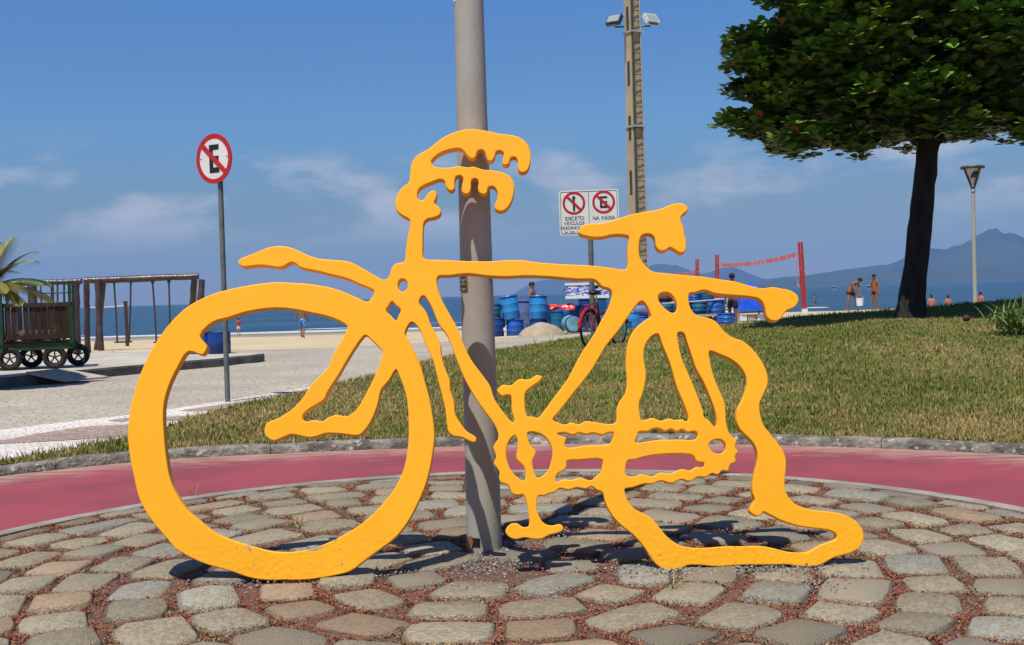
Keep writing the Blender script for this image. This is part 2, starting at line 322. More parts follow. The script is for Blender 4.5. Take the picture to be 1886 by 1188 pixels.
def yellow_mat():
    m = pm('yellow paint', (0.88, 0.395, 0.014), (0.85, 0.375, 0.012), 2.2, rough=0.45, spec=0.22, bump=0.0)
    N, L = m.node_tree.nodes, m.node_tree.links; b = N['Principled BSDF']; src = b.inputs['Base Color'].links[0].from_socket
    t = N.new('ShaderNodeTexCoord'); sp = N.new('ShaderNodeSeparateXYZ'); L.new(t.outputs['Object'], sp.inputs[0])
    # fine scratches and chips where the lower rims have been kicked
    n = N.new('ShaderNodeTexNoise'); n.inputs['Scale'].default_value = 34; n.inputs['Detail'].default_value = 8; L.new(t.outputs['Object'], n.inputs['Vector'])
    low = N.new('ShaderNodeMapRange'); low.inputs['From Min'].default_value = 0.30; low.inputs['From Max'].default_value = 0.02; low.interpolation_type = 'SMOOTHSTEP'; L.new(sp.outputs['Z'], low.inputs['Value'])
    mu = N.new('ShaderNodeMath'); mu.operation = 'MULTIPLY_ADD'; mu.inputs[1].default_value = 0.06; L.new(low.outputs[0], mu.inputs[0]); L.new(n.outputs['Fac'], mu.inputs[2])
    r = N.new('ShaderNodeMapRange'); r.inputs['From Min'].default_value = 0.735; r.inputs['From Max'].default_value = 0.75; L.new(mu.outputs[0], r.inputs['Value'])
    x = N.new('ShaderNodeMixRGB'); L.new(src, x.inputs['Color1']); x.inputs['Color2'].default_value = (0.42, 0.25, 0.12, 1); L.new(r.outputs[0], x.inputs['Fac'])
    g = N.new('ShaderNodeTexNoise'); g.inputs['Scale'].default_value = 7; g.inputs['Detail'].default_value = 8; L.new(t.outputs['Object'], g.inputs['Vector'])
    gr = N.new('ShaderNodeMapRange'); gr.inputs['From Min'].default_value = 0.58; gr.inputs['From Max'].default_value = 0.8; gr.inputs['To Max'].default_value = 0.22; L.new(g.outputs['Fac'], gr.inputs['Value'])
    x2 = N.new('ShaderNodeMixRGB'); L.new(x.outputs[0], x2.inputs['Color1']); x2.inputs['Color2'].default_value = (0.45, 0.22, 0.05, 1); L.new(gr.outputs[0], x2.inputs['Fac'])
    def band(sock, a, c, w):
        u_ = N.new('ShaderNodeMapRange'); u_.interpolation_type = 'SMOOTHSTEP'; u_.inputs['From Min'].default_value = a - w; u_.inputs['From Max'].default_value = a; L.new(sock, u_.inputs['Value'])
        d_ = N.new('ShaderNodeMapRange'); d_.interpolation_type = 'SMOOTHSTEP'; d_.inputs['From Min'].default_value = c + w; d_.inputs['From Max'].default_value = c; L.new(sock, d_.inputs['Value'])
        q_ = N.new('ShaderNodeMath'); q_.operation = 'MULTIPLY'; L.new(u_.outputs[0], q_.inputs[0]); L.new(d_.outputs[0], q_.inputs[1]); return q_.outputs[0]
    bx_, bz_ = band(sp.outputs['X'], -1.10, -.72, .06), band(sp.outputs['Z'], .113, .16, .012)
    q1_ = N.new('ShaderNodeMath'); q1_.operation = 'MULTIPLY'; L.new(bx_, q1_.inputs[0]); L.new(bz_, q1_.inputs[1])
    cn = N.new('ShaderNodeTexNoise'); cn.inputs['Scale'].default_value = 26; cn.inputs['Detail'].default_value = 5; L.new(t.outputs['Object'], cn.inputs['Vector'])
    cm = N.new('ShaderNodeMath'); cm.operation = 'MULTIPLY'; L.new(q1_.outputs[0], cm.inputs[0]); L.new(cn.outputs['Fac'], cm.inputs[1])
    ct_ = N.new('ShaderNodeMapRange'); ct_.inputs['From Min'].default_value = .52; ct_.inputs['From Max'].default_value = .54; L.new(cm.outputs[0], ct_.inputs['Value'])
    x3 = N.new('ShaderNodeMixRGB'); L.new(x2.outputs[0], x3.inputs['Color1']); x3.inputs['Color2'].default_value = (.33, .25, .17, 1); L.new(ct_.outputs[0], x3.inputs['Fac'])
    L.new(x3.outputs[0], b.inputs['Base Color'])
    bn = N.new('ShaderNodeTexNoise'); bn.inputs['Scale'].default_value = 55; bn.inputs['Detail'].default_value = 3; L.new(t.outputs['Object'], bn.inputs['Vector'])
    bl = N.new('ShaderNodeMapRange'); bl.inputs['From Min'].default_value = 0.30; bl.inputs['From Max'].default_value = 0.02; bl.inputs['To Min'].default_value = 0.03; bl.inputs['To Max'].default_value = 0.55; L.new(sp.outputs['Z'], bl.inputs['Value'])
    bp = N.new('ShaderNodeBump'); bp.inputs['Distance'].default_value = 0.006; L.new(bl.outputs[0], bp.inputs['Strength']); L.new(bn.outputs['Fac'], bp.inputs['Height']); L.new(bp.outputs[0], b.inputs['Normal'])
    return m
M['yellow'] = yellow_mat()

def sea_mat():
    m = bpy.data.materials.new('sea water'); m.use_nodes = True; N, L = m.node_tree.nodes, m.node_tree.links; b = N['Principled BSDF']
    b.inputs['Roughness'].default_value = 0.28; b.inputs['IOR'].default_value = 1.33; b.inputs['Specular IOR Level'].default_value = 0.35
    t = N.new('ShaderNodeTexCoord')
    def noise(sc, st, det=4):
        q = N.new('ShaderNodeMapping'); q.inputs['Scale'].default_value = st; L.new(t.outputs['Object'], q.inputs['Vector'])
        n = N.new('ShaderNodeTexNoise'); n.inputs['Scale'].default_value = sc; n.inputs['Detail'].default_value = det; L.new(q.outputs[0], n.inputs['Vector']); return n
    c = noise(0.06, (0.35, 1, 1), 6)
    r = N.new('ShaderNodeMapRange'); r.inputs['From Min'].default_value = 0.35; r.inputs['From Max'].default_value = 0.65; L.new(c.outputs['Fac'], r.inputs['Value'])
    x = N.new('ShaderNodeMixRGB'); x.inputs['Color1'].default_value = (0.012, 0.042, 0.075, 1); x.inputs['Color2'].default_value = (0.025, 0.07, 0.11, 1); L.new(r.outputs[0], x.inputs['Fac'])
    # breaking crests: bands that run along the beach, broken up by noise
    sp = N.new('ShaderNodeSeparateXYZ'); L.new(t.outputs['Object'], sp.inputs[0])
    wob = noise(0.045, (1, 0.4, 1), 4)
    ad = N.new('ShaderNodeMath'); ad.operation = 'MULTIPLY_ADD'; ad.inputs[1].default_value = 9.0; L.new(wob.outputs['Fac'], ad.inputs[0]); L.new(sp.outputs['Y'], ad.inputs[2])
    brk = noise(0.16, (0.6, 1, 1), 5)
    fo = None
    for yc, wd, th in ((88.5, 1.5, 0.36), (94.5, 1.3, 0.44), (104, 1.0, 0.55), (86.2, 1.1, 0.33)):
        s = N.new('ShaderNodeMath'); s.operation = 'SUBTRACT'; s.inputs[1].default_value = yc; L.new(ad.outputs[0], s.inputs[0])
        a = N.new('ShaderNodeMath'); a.operation = 'ABSOLUTE'; L.new(s.outputs[0], a.inputs[0])
        g = N.new('ShaderNodeMapRange'); g.interpolation_type = 'SMOOTHSTEP'; g.inputs['From Min'].default_value = wd; g.inputs['From Max'].default_value = wd * 0.3; L.new(a.outputs[0], g.inputs['Value'])
        k = N.new('ShaderNodeMapRange'); k.interpolation_type = 'SMOOTHSTEP'; k.inputs['From Min'].default_value = th; k.inputs['From Max'].default_value = th + 0.08; L.new(brk.outputs['Fac'], k.inputs['Value'])
        q = N.new('ShaderNodeMath'); q.operation = 'MULTIPLY'; L.new(g.outputs[0], q.inputs[0]); L.new(k.outputs[0], q.inputs[1])
        if fo is None: fo = q.outputs[0]
        else:
            mx_ = N.new('ShaderNodeMath'); mx_.operation = 'MAXIMUM'; L.new(fo, mx_.inputs[0]); L.new(q.outputs[0], mx_.inputs[1]); fo = mx_.outputs[0]
    y = N.new('ShaderNodeMixRGB'); L.new(x.outputs[0], y.inputs['Color1']); y.inputs['Color2'].default_value = (0.72, 0.74, 0.74, 1); L.new(fo, y.inputs['Fac']); L.new(y.outputs[0], b.inputs['Base Color'])
    bn = noise(0.9, (0.4, 1, 1), 8)
    bp = N.new('ShaderNodeBump'); bp.inputs['Strength'].default_value = 1; bp.inputs['Distance'].default_value = 0.9; L.new(bn.outputs['Fac'], bp.inputs['Height']); L.new(bp.outputs[0], b.inputs['Normal'])
    return m
M['sea'] = sea_mat()

# ================================================================== SETTING
IC, IR = Vector((-0.091, 4.834, 0)), 2.80            # cobbled island
KC = Vector((-0.459, 3.314, 0))                      # outer kerb of the cycle lane
_ka = [-1.2, -0.563, -0.415, -0.363, -0.224, -0.07, 0.094, 0.46, 0.70, 1.3]
_kr = [5.80, 5.779, 5.969, 6.000, 5.826, 5.76, 5.875, 5.867, 5.908, 5.87]
_kr = [5.80, 5.80, 5.935, 5.945, 5.85, 5.80, 5.855, 5.867, 5.908, 5.87]
def kerb_r(a):                                       # a: bearing from +Y
    a = (a + pi) % (2 * pi) - pi
    return float(np.interp(a, [-pi] + _ka + [pi], [5.87] + _kr + [5.87]))
def kpt(a, r, z): return (KC.x + r * sin(a), KC.y + r * cos(a), z)

# --- sand sheet
def zsand(x, y):
    l = np.interp(y, [0, 25, 38, 55, 80, 100, 160], [-.06, -.06, -.2, -.57, -.97, -1.5, -3])
    r = np.interp(y, [0, 25, 48, 52, 75, 100, 160], [-.06, -.02, .10, .07, -1, -1.7, -3])
    s = np.clip((x + 3) / 12, 0, 1); s = s * s * (3 - 2 * s)
    return l * (1 - s) + r * s
xs = np.concatenate([np.linspace(-400, -60, 12), np.linspace(-50, 60, 90), np.linspace(70, 400, 12)])
ys = np.concatenate([np.linspace(-60, 20, 12), np.linspace(22, 100, 90), np.linspace(105, 160, 8)])
X, Y = np.meshgrid(xs, ys); Z = zsand(X, Y)
Z = Z + (fbm(X * 0.5, Y * 0.5, 3) - 0.5) * 0.08 * (Y > 30) + (fbm(X * 0.9 + 50, Y * 0.9, 5) - 0.5) * 0.05 * (Y > 30)
def grid_faces(nr, nc):
    i = np.arange(nr - 1)[:, None] * nc + np.arange(nc - 1)[None]
    return np.stack([i, i + 1, i + nc + 1, i + nc], -1).reshape(-1, 4)
beach = mesh_np('beach_sand', np.c_[X.ravel(), Y.ravel(), Z.ravel()], grid_faces(*X.shape), M['sand'], smooth=True); tag(beach, kind='structure')

# --- sea
xs = np.concatenate([-np.geomspace(15000, 60, 26), np.linspace(-50, 50, 21), np.geomspace(60, 15000, 26)])
ys = np.concatenate([np.linspace(62, 200, 30), np.geomspace(215, 15000, 40)])
X, Y = np.meshgrid(xs, ys)
sea = mesh_np('sea', np.c_[X.ravel(), Y.ravel(), np.full(X.size, -1.0)], grid_faces(*X.shape), M['sea'], smooth=True); tag(sea, kind='structure')

# --- road of small setts (promenade)
def sheet(name, poly, z, mat):
    mb = MB(); mb.add([(x, y, z) for x, y in poly], [tuple(range(len(poly)))]); return tag(mb.build(name, mat), kind='structure')
edge = [(on_z(px, py, -0.03).x, on_z(px, py, -0.03).y) for px, py in ((-900, 668), (-200, 655), (300, 648), (480, 645), (620, 641), (760, 633), (900, 623), (1060, 618))]
edge = edge[:-2] + [(0.2, 33.0), (2.5, 34.0), (14, 33.0), (40, 30.0)]
sheet('paved_road', [(-60, -40), (60, -40), (60, 30.0)] + edge[::-1] + [(-60, edge[0][1])], -0.02, M['paving'])

# --- lawn boundary (pixel, height) -> polar about the kerb centre
bd = [(0, 848, .05), (120, 828, .06), (230, 805, .07), (300, 787, .08), (430, 748, .10), (560, 722, .10), (700, 690, .10), (830, 655, .12), (915, 645, .15), (1060, 624, .24), (1180, 606, .34),
      (1350, 598, .48), (1480, 582, .58), (1640, 572, .68), (1760, 561, .74), (1886, 551, .78)]
bp_ = []
for px, py, z in bd:
    p = on_z(px, py, z); bp_.append((math.atan2(p.x - KC.x, p.y - KC.y), math.hypot(p.x - KC.x, p.y - KC.y), z))
bp_ = [(-0.95, 5.99, .05), (-0.75, 6.02, .05)] + bp_ + [(bp_[-1][0] + .25, 21, .78), (bp_[-1][0] + .6, 20, .6), (1.7, 20, .4)]
BA, BR, BZ = (np.array(c) for c in zip(*bp_))
def lawn_pt(a, w):
    """a bearing array, w 0 at the kerb .. 1 at the crest"""
    k = np.array([kerb_r(q) for q in np.atleast_1d(a)]) + 0.13
    r1 = np.maximum(np.interp(a, BA, BR), k + 0.02); z1 = np.interp(a, BA, BZ)
    r = k + (r1 - k) * w
    z = 0.062 + (z1 - 0.062) * np.clip(w, 0, 1) ** 1.15 + 0.02 * (fbm(r * np.sin(a) * 0.9 + 40, r * np.cos(a) * 0.9, 11) - 0.5)
    return KC.x + r * np.sin(a), KC.y + r * np.cos(a), z
AA = np.linspace(-0.95, 1.7, 150); WW = np.concatenate([np.linspace(0, 1, 34), [1.06, 1.15, 1.3, 1.45]])
V = []
for a in AA:
    aa = np.full(len(WW), a); x, y, z = lawn_pt(aa, WW)
    z1 = np.interp(a, BA, BZ)
    drop = np.interp(WW, [1, 1.06, 1.15, 1.3, 1.45], [0, .02, .12, .5, 1.0]) * (z1 + 0.12)
    if z1 < 0.2: drop = np.where(WW > 1, 0.25, 0)
    V.append(np.c_[x, y, z - drop])
lawn = mesh_np('lawn', np.concatenate(V), grid_faces(len(AA), len(WW))[:, ::-1], M['lawn'], smooth=True); tag(lawn, kind='structure')

# --- grass blades on the lawn (one mass)
N = 400000
a = rng.uniform(-0.72, 1.12, N); w = rng.uniform(0, 1, N) ** 1.35
k = np.interp(a, _ka, _kr) + 0.13; r1 = np.maximum(np.interp(a, BA, BR), k + .02)
keep = rng.uniform(0, 1, N) < np.clip((r1 - k) / 13.0, 0.03, 1); a, w = a[keep], w[keep]
aq = np.linspace(-0.75, 1.15, 450); kq = np.array([kerb_r(q) for q in aq]) + 0.13
k = np.interp(a, aq, kq); r1 = np.maximum(np.interp(a, BA, BR), k + .02); z1 = np.interp(a, BA, BZ); r = k + (r1 - k) * w
x, y = KC.x + r * np.sin(a), KC.y + r * np.cos(a)
z = 0.062 + (z1 - 0.062) * w ** 1.15 + 0.02 * (fbm(r * np.sin(a) * 0.9 + 40, r * np.cos(a) * 0.9, 11) - 0.5) - 0.008
px, py, dp = project_np(np.c_[x, y, z]); ok = (px > -500) & (px < W0 + 1300); x, y, z, w, dp = x[ok], y[ok], z[ok], w[ok], dp[ok]; N = len(x)
n1, n2, n3 = fbm(x * 0.55, y * 0.35, 21), fbm(x * 2.4, y * 2.0, 31), fbm(x * 9, y * 9, 37, 2)
dry = np.clip((n1 * 0.5 + n2 * 0.35 + n3 * 0.25 - 0.50) * 5 + np.clip((0.22 - w) * 2.2, -.1, .5) + np.clip((-x + 0.3) * 0.2, 0, .5), 0, 1)
dry = np.clip(dry * 0.75 + (rng.uniform(0, 1, N) < 0.14) * rng.uniform(.4, 1, N), 0, 1)
hgt = rng.uniform(0.022, 0.055, N) * (0.6 + n2) * (1 - 0.35 * dry) * (1 + 0.5 * (w > .93)); wid = rng.uniform(0.004, 0.0075, N) * (0.7 + dp / 16)
th = rng.uniform(0, 2 * pi, N); le = rng.uniform(0.1, 0.85, N) * hgt; lt = rng.uniform(0, 2 * pi, N)
base = np.c_[x, y, z]; side = np.c_[np.cos(th), np.sin(th), np.zeros(N)] * wid[:, None]
tip = base + np.c_[np.cos(lt) * le, np.sin(lt) * le, hgt]
V = np.stack([base - side, base + side, tip], 1).reshape(-1, 3)
g1, g2, g3 = np.array([.175, .215, .028]), np.array([.10, .14, .018]), np.array([.46, .31, .12])
q = rng.uniform(0, 1, N)[:, None]; c = (g1 * q + g2 * (1 - q)) * (0.65 + 0.7 * n1)[:, None]; c = c * (1 - dry)[:, None] + g3 * rng.uniform(.55, 1.1, N)[:, None] * dry[:, None]
grass = mesh_np('grass', V, np.arange(3 * N).reshape(-1, 3), M['grass'], col=np.repeat(c, 3, 0))
tag(grass, 'short green and dry grass blades covering the lawn behind the kerb', 'grass', kind='stuff')

# --- cycle lane
A = np.linspace(-pi, pi, 181); V, T = [], []
for a in A:
    ko = kerb_r(a)
    for t in np.concatenate([[.2, .4], np.linspace(0.55, 1, 10)]): V.append(kpt(a, ko * t, 0.0)); T.append([max(0, (t - .84) / .16) * 0.46 + 0.01] * 3)
lane = mesh_np('cycle_lane', np.array(V), grid_faces(181, 12)[:, ::-1], M['lane'], col=np.array(T)); tag(lane, kind='structure')

# --- kerb stones round the lane
kerb = empty('kerb', (KC.x, KC.y, 0), kind='structure')
def arc_block(a0, a1, w, z0, z1, n=5, rf=kerb_r):
    mb = MB(); vs = []
    for i in range(n + 1):
        a = a0 + (a1 - a0) * i / n; r = rf(a)
        j = 0.006 * sin(a * 37) + 0.004 * sin(a * 91)
        for dr, z in ((0, z0), (0, z1 - .02 + j), (0.012, z1 - .005 + j), (0.03, z1 + j), (w, z1 + j * .5), (w, z0)):
            vs.append((sin(a) * (r + dr + j), cos(a) * (r + dr + j), z))
    fs = []
    for i in range(n):
        for q in range(6):
            fs.append((i * 6 + q, i * 6 + (q + 1) % 6, (i + 1) * 6 + (q + 1) % 6, (i + 1) * 6 + q))
    fs += [tuple(range(5, -1, -1)), tuple(n * 6 + q for q in range(6))]
    return mb.add(vs, fs)
da = 0.26
for i in range(-6, 6):
    a0 = i * da + 0.02; o = arc_block(a0 + 0.0004, a0 + da - 0.0004, 0.15, -0.05, 0.066 + 0.003 * random.uniform(-1, 1), n=8).build('kerb_stone', M['kerb'], kerb, smooth=True)

# --- cobbled island
isl = empty('cobbled_island', IC, kind='structure')
mb = MB(); n = 96
mb.add([(0, 0, 0.016)] + [((IR - 0.06) * cos(2 * pi * i / n), (IR - 0.06) * sin(2 * pi * i / n), 0.014) for i in range(n)], [(0, i + 1, (i + 1) % n + 1) for i in range(n)])
mb.build('joint_bed', M['joint'], isl)
mb = MB(); prof = [(IR - 0.085, -0.03), (IR - 0.085, 0.026), (IR - 0.07, 0.033), (IR - .012, 0.031), (IR, 0.02), (IR, -0.03)]
mb.lathe(prof, 120, cap=False); mb.build('edging', M['edging'], isl, smooth=True)
def stone_mesh(k):
    rr = random.Random(100 + k); n = 10; p = rr.uniform(4, 9)
    out = []; mids = rr.sample(range(4), 2); cs = [(qx * rr.uniform(.80, 1.0), qy * rr.uniform(.80, 1.0)) for qx, qy in ((1, -1), (1, 1), (-1, 1), (-1, -1))]
    for i in range(4):
        (ax_, ay_), (px_, py_), (nx_, ny_) = cs[i], cs[i - 1], cs[(i + 1) % 4]; t = rr.uniform(.07, .17); u = rr.uniform(.07, .17)
        out.append((ax_ + (px_ - ax_) * t, ay_ + (py_ - ay_) * t)); out.append((ax_ + (nx_ - ax_) * u, ay_ + (ny_ - ay_) * u))
        if i in mids:
            m_ = rr.uniform(.4, .6); g_ = rr.uniform(1.0, 1.13); out.append(((ax_ + (nx_ - ax_) * m_) * g_, (ay_ + (ny_ - ay_) * m_) * g_))
    vs = [(x, y, -0.03) for x, y in out] + [(x * .975, y * .975, 0.017 + rr.uniform(-.004, .004)) for x, y in out] + [(x * .86, y * .86, 0.030 + rr.uniform(-.005, .005)) for x, y in out] + [(rr.uniform(-.1, .1), rr.uniform(-.1, .1), 0.033)]
    fs = [(i, (i + 1) % n, n + (i + 1) % n, n + i) for i in range(n)] + [(n + i, n + (i + 1) % n, 2 * n + (i + 1) % n, 2 * n + i) for i in range(n)] + [(2 * n + i, 2 * n + (i + 1) % n, 3 * n) for i in range(n)]
    me = bpy.data.meshes.new('cobblestone'); me.from_pydata(vs, [], fs); me.update(); me.polygons.foreach_set('use_smooth', [True] * len(fs)); me.set_sharp_from_angle(angle=R(60))
    base = [(.50, .41, .27), (.44, .375, .255), (.52, .45, .315), (.42, .41, .345), (.52, .335, .20), (.48, .41, .285), (.33, .28, .205), (.50, .42, .275)][k % 8]
    at_ = me.color_attributes.new('tint', 'FLOAT_COLOR', 'POINT'); at_.data.foreach_set('color', [c for _ in vs for c in (*base, 1)])
    me.materials.append(M['stone']); return me, out
pool = [stone_mesh(k) for k in range(40)]
stones = []
rad = 0.20
while rad < IR - 0.16:
    dr = random.uniform(0.235, 0.285)
    if rad + dr > IR - 0.10: dr = IR - 0.10 - rad
    rc = rad + dr / 2; cnt = max(5, int(2 * pi * rc / random.uniform(0.29, 0.35))); off = random.uniform(0, 6)
    cuts = [off + 2 * pi * (i + random.uniform(-.16, .16)) / cnt for i in range(cnt)]
    for i in range(cnt):
        a0, a1 = cuts[i], cuts[(i + 1) % cnt] + (2 * pi if i == cnt - 1 else 0)
        am = (a0 + a1) / 2; wt = (a1 - a0) * rc
        stones.append([rc + random.uniform(-.018, .018), am, max(.10, wt - random.uniform(-.015, .03)), max(.12, dr - random.uniform(.0, .035)), random.uniform(-.16, .16)])
    rad += dr
POLE = Vector((-0.151, 5.303, 0.03))
fl_p = []
for rc, am, wt, wr, tw in stones:
    cx, cy = rc * cos(am), rc * sin(am); dpole = math.hypot(IC.x + cx - POLE.x, IC.y + cy - POLE.y)
    if dpole < 0.17: continue
    me, out = random.choice(pool)
    o = link_mesh('cobblestone', me, None, isl); o.location = (cx, cy, random.uniform(-.006, .005)); o.rotation_euler = (random.uniform(-.025, .025), random.uniform(-.025, .025), am + tw)
    o.scale = (wr / 2, wt / 2, random.uniform(.85, 1.15))
    n_ = 900
    for _ in range(n_):
        i = random.randrange(10); t = random.random(); (x0, y0), (x1, y1) = out[i], out[(i + 1) % 10]
        x, y = x0 + (x1 - x0) * t, y0 + (y1 - y0) * t; s = random.triangular(0.95, 1.30, 1.08)
        x, y = x * s * wr / 2, y * s * wt / 2; b = am + tw
        fl_p.append((IC.x + cx + x * cos(b) - y * sin(b), IC.y + cy + x * sin(b) + y * cos(b)))
# dry rusty moss and litter in the joints (one mass)
P = np.array(fl_p); d = np.hypot(P[:, 0] - IC.x, P[:, 1] - IC.y)
patch = fbm(P[:, 0] * 2.2, P[:, 1] * 2.2, 51)
P = P[(d < IR - .1) & (patch + rng.uniform(-.25, .25, len(P)) > 0.30)]
px, py, dp = project_np(np.c_[P, np.zeros(len(P))]); P = P[(px > -400) & (px < W0 + 400) & (dp > 3.2)]; N = len(P)
nb = fbm(P[:, 0] * 3, P[:, 1] * 3, 61)
th = rng.uniform(0, 2 * pi, N); tl = rng.uniform(-.1, 1.1, N); ln = rng.uniform(.004, .012, N); wd = ln * rng.uniform(.28, .5, N)
ax = np.c_[np.cos(th) * np.cos(tl), np.sin(th) * np.cos(tl), np.sin(tl)]; sd = np.c_[-np.sin(th), np.cos(th), np.zeros(N)] * wd[:, None]
b0 = np.c_[P, rng.uniform(.012, .026, N)]; mid = b0 + ax * (ln * .5)[:, None]; tp = b0 + ax * ln[:, None]
V = np.stack([b0, mid + sd, tp, mid - sd], 1).reshape(-1, 3)
cols = np.array([[.25, .085, .052], [.30, .11, .065], [.16, .06, .04], [.25, .13, .06], [.13, .11, .04], [.34, .21, .12]])
pi_ = np.where(nb > .62, rng.integers(2, 6, N), rng.integers(0, 4, N)); c = cols[pi_] * rng.uniform(.7, 1.25, N)[:, None]
moss = mesh_np('joint_moss', V, np.arange(4 * N).reshape(-1, 4), M['moss'], col=np.repeat(c, 4, 0)); tag(moss, 'rusty dry moss filling the joints between the cobbles', 'moss', kind='stuff')

# gravel chips round the pole and under the sculpture (one mass)
gp = []
for px, py, sx_, sy_, n_ in ((870, 1040, 70, 12, 900), (930, 1010, 60, 12, 500), (990, 985, 60, 6, 260), (1300, 1050, 90, 7, 800), (1400, 1048, 110, 6, 700), (1240, 1058, 60, 8, 500), (880, 1085, 45, 8, 420), (700, 1062, 60, 5, 260), (450, 1075, 60, 8, 220), (1510, 1080, 40, 9, 260), (640, 1060, 80, 6, 300), (1060, 1045, 110, 9, 420), (1020, 1100, 10, 8, 80)):
    for _ in range(int(n_ * .8)):
        p = on_z(random.gauss(px, sx_ * .85), random.gauss(py, sy_ * .9), 0.02); gp.append((p.x, p.y))
G = np.array(gp); N = len(G); oc = np.array([[1, 0, 0], [-1, 0, 0], [0, 1, 0], [0, -1, 0], [0, 0, 1], [0, 0, -1]], float)
s = rng.uniform(.0025, .0065, N)[:, None, None] * rng.uniform(.6, 1.3, (N, 6, 1)); an = rng.uniform(0, 2 * pi, N)
v = oc[None] * s; ca, sa = np.cos(an)[:, None], np.sin(an)[:, None]; vx = v[..., 0] * ca - v[..., 1] * sa + .4 * v[..., 2]; vy = v[..., 0] * sa + v[..., 1] * ca
V = np.stack([vx + G[:, None, 0], vy + G[:, None, 1], v[..., 2] + rng.uniform(.014, .036, N)[:, None]], -1).reshape(-1, 3)
of = np.array([[0, 2, 4], [2, 1, 4], [1, 3, 4], [3, 0, 4], [2, 0, 5], [1, 2, 5], [3, 1, 5], [0, 3, 5]]); Fc = (of[None] + 6 * np.arange(N)[:, None, None]).reshape(-1, 3)
gc = np.array([[.20, .19, .18], [.28, .265, .24], [.12, .11, .10], [.20, .165, .12], [.34, .325, .30]])[rng.integers(0, 5, N)]
gravel = mesh_np('gravel', V, Fc, M['gravel'], col=np.repeat(gc, 6, 0)); tag(gravel, 'pale grey gravel chips strewn under the yellow sculpture', 'gravel', kind='stuff')

# --- raised slab on the left with its dark kerb, concrete top
SZ = 0.13
sl = [on_z(px, py, 0) for px, py in ((-600, 800), (-200, 742), (0, 714), (120, 700), (210, 691), (330, 680), (410, 673), (440, 669))]
poly = [(p.x, p.y) for p in sl]
e0 = Vector(poly[-1])
poly += [(e0.x + .25, e0.y + .35), (e0.x + .3, e0.y + .9), (e0.x + .05, e0.y + 1.5), (e0.x - .8, e0.y + 2.2), (e0.x - 3, e0.y + 3.6), (-30, e0.y + 6)]
mb = MB(); n = len(poly)
mb.add([(x, y, SZ) for x, y in poly], [tuple(range(n))]); o = mb.build('terrace', M['concrete']); tag(o, kind='structure')
kb = empty('terrace_kerb', (poly[2][0], poly[2][1], 0), kind='structure')
def kerb_seg(p, q):
    p, q = Vector(p), Vector(q); L = (q - p).length; k_ = max(1, round(L / 1.0))
    for i in range(k_):
        a_, b_ = p.lerp(q, i / k_), p.lerp(q, (i + 1) / k_); t = (b_ - a_).normalized(); nn = Vector((t.y, -t.x))
        a_ = a_ + t * 0.004; b_ = b_ - t * 0.004
        vs = []
        for pt in (a_, b_):
            for off, z in ((0.0, -0.05), (0.0, SZ - .02), (-.015, SZ + .004), (-.13, SZ + .004), (-.13, -.05)):
                w_ = pt + nn * (off + 0.006); vs.append((w_.x - poly[2][0], w_.y - poly[2][1], z))
        MB().add(vs, [(i_, (i_ + 1) % 5, 5 + (i_ + 1) % 5, 5 + i_) for i_ in range(5)] + [(4, 3, 2, 1, 0), (5, 6, 7, 8, 9)]).build('kerb_stone', M['slabkerb'], kb)
for i in range(n - 5): kerb_seg(poly[i], poly[i + 1])

# --- mosaic band along the lawn: white setts with brown waves
top = [(-600, 868), (-250, 820), (0, 792), (130, 776), (230, 765), (330, 751), (430, 735), (520, 721), (600, 707)]
tp = [on_z(px, py, -0.016) for px, py in top]
lowb = [on_z(px, py, -0.016) for px, py in ((600, 720), (500, 748), (400, 772), (300, 800), (200, 826), (100, 850), (0, 868), (-250, 905), (-600, 990))]
sheet('mosaic_pavement', [(p.x, p.y) for p in tp + lowb], -0.016, M['mosaicwhite'])
def wave(pts):
    q = [on_z(px, py, -0.012) for px, py in pts]; sheet('mosaic_wave', [(p.x, p.y) for p in q], -0.012, M['mosaicbrown'])
wave([(-300, 858), (-100, 826), (20, 808), (60, 800), (150, 786), (260, 780), (232, 803), (160, 808), (80, 813), (0, 817), (-100, 838), (-300, 880)])
wave([(300, 768), (345, 765), (395, 763), (450, 758), (405, 768), (350, 772), (300, 775)])
wave([(330, 756), (400, 746), (470, 737), (540, 722), (600, 712), (560, 727), (480, 745), (420, 753), (360, 757)])
wave([(200, 774), (235, 769), (250, 771), (225, 777)])

# --- far hills across the bay
def hill(name, prof, D, depth, seed):
    xs = np.linspace(prof[0][0], prof[-1][0], 160); yt = np.interp(xs, [p[0] for p in prof], [p[1] for p in prof])
    pts = [at(x, y, D) for x, y in zip(xs, yt)]
    Xc = np.array([p.x for p in pts]); Hc = np.maximum(np.array([p.z for p in pts]) + 1.0, 0)
    jag = (fbm(xs * 0.06, xs * 0 + seed, seed) - .5) * 0.14 + (fbm(xs * 0.25, xs * 0 + seed, seed + 3) - .5) * 0.06; Hc = Hc * (1 + jag)
    rows = np.linspace(0, 1, 13); V = []
    for w in rows:
        prof_w = sin(pi * min(w * 1.0, 1)) ** 0.8
        rid = 0.7 + 0.3 * fbm(xs * 0.08 + w * 3, xs * 0 + w * 9 + seed, seed + 7)
        zz = -1.5 + Hc * prof_w * (rid if abs(w - .5) > .01 else 1.0) * (1 if prof_w > 0 else 0)
        yy = D + (w - .5) * depth
        V.append(np.c_[Xc * yy / D, np.full(160, yy), zz])
    return tag(mesh_np(name, np.concatenate(V), grid_faces(13, 160), M['hill'], smooth=True), kind='structure')
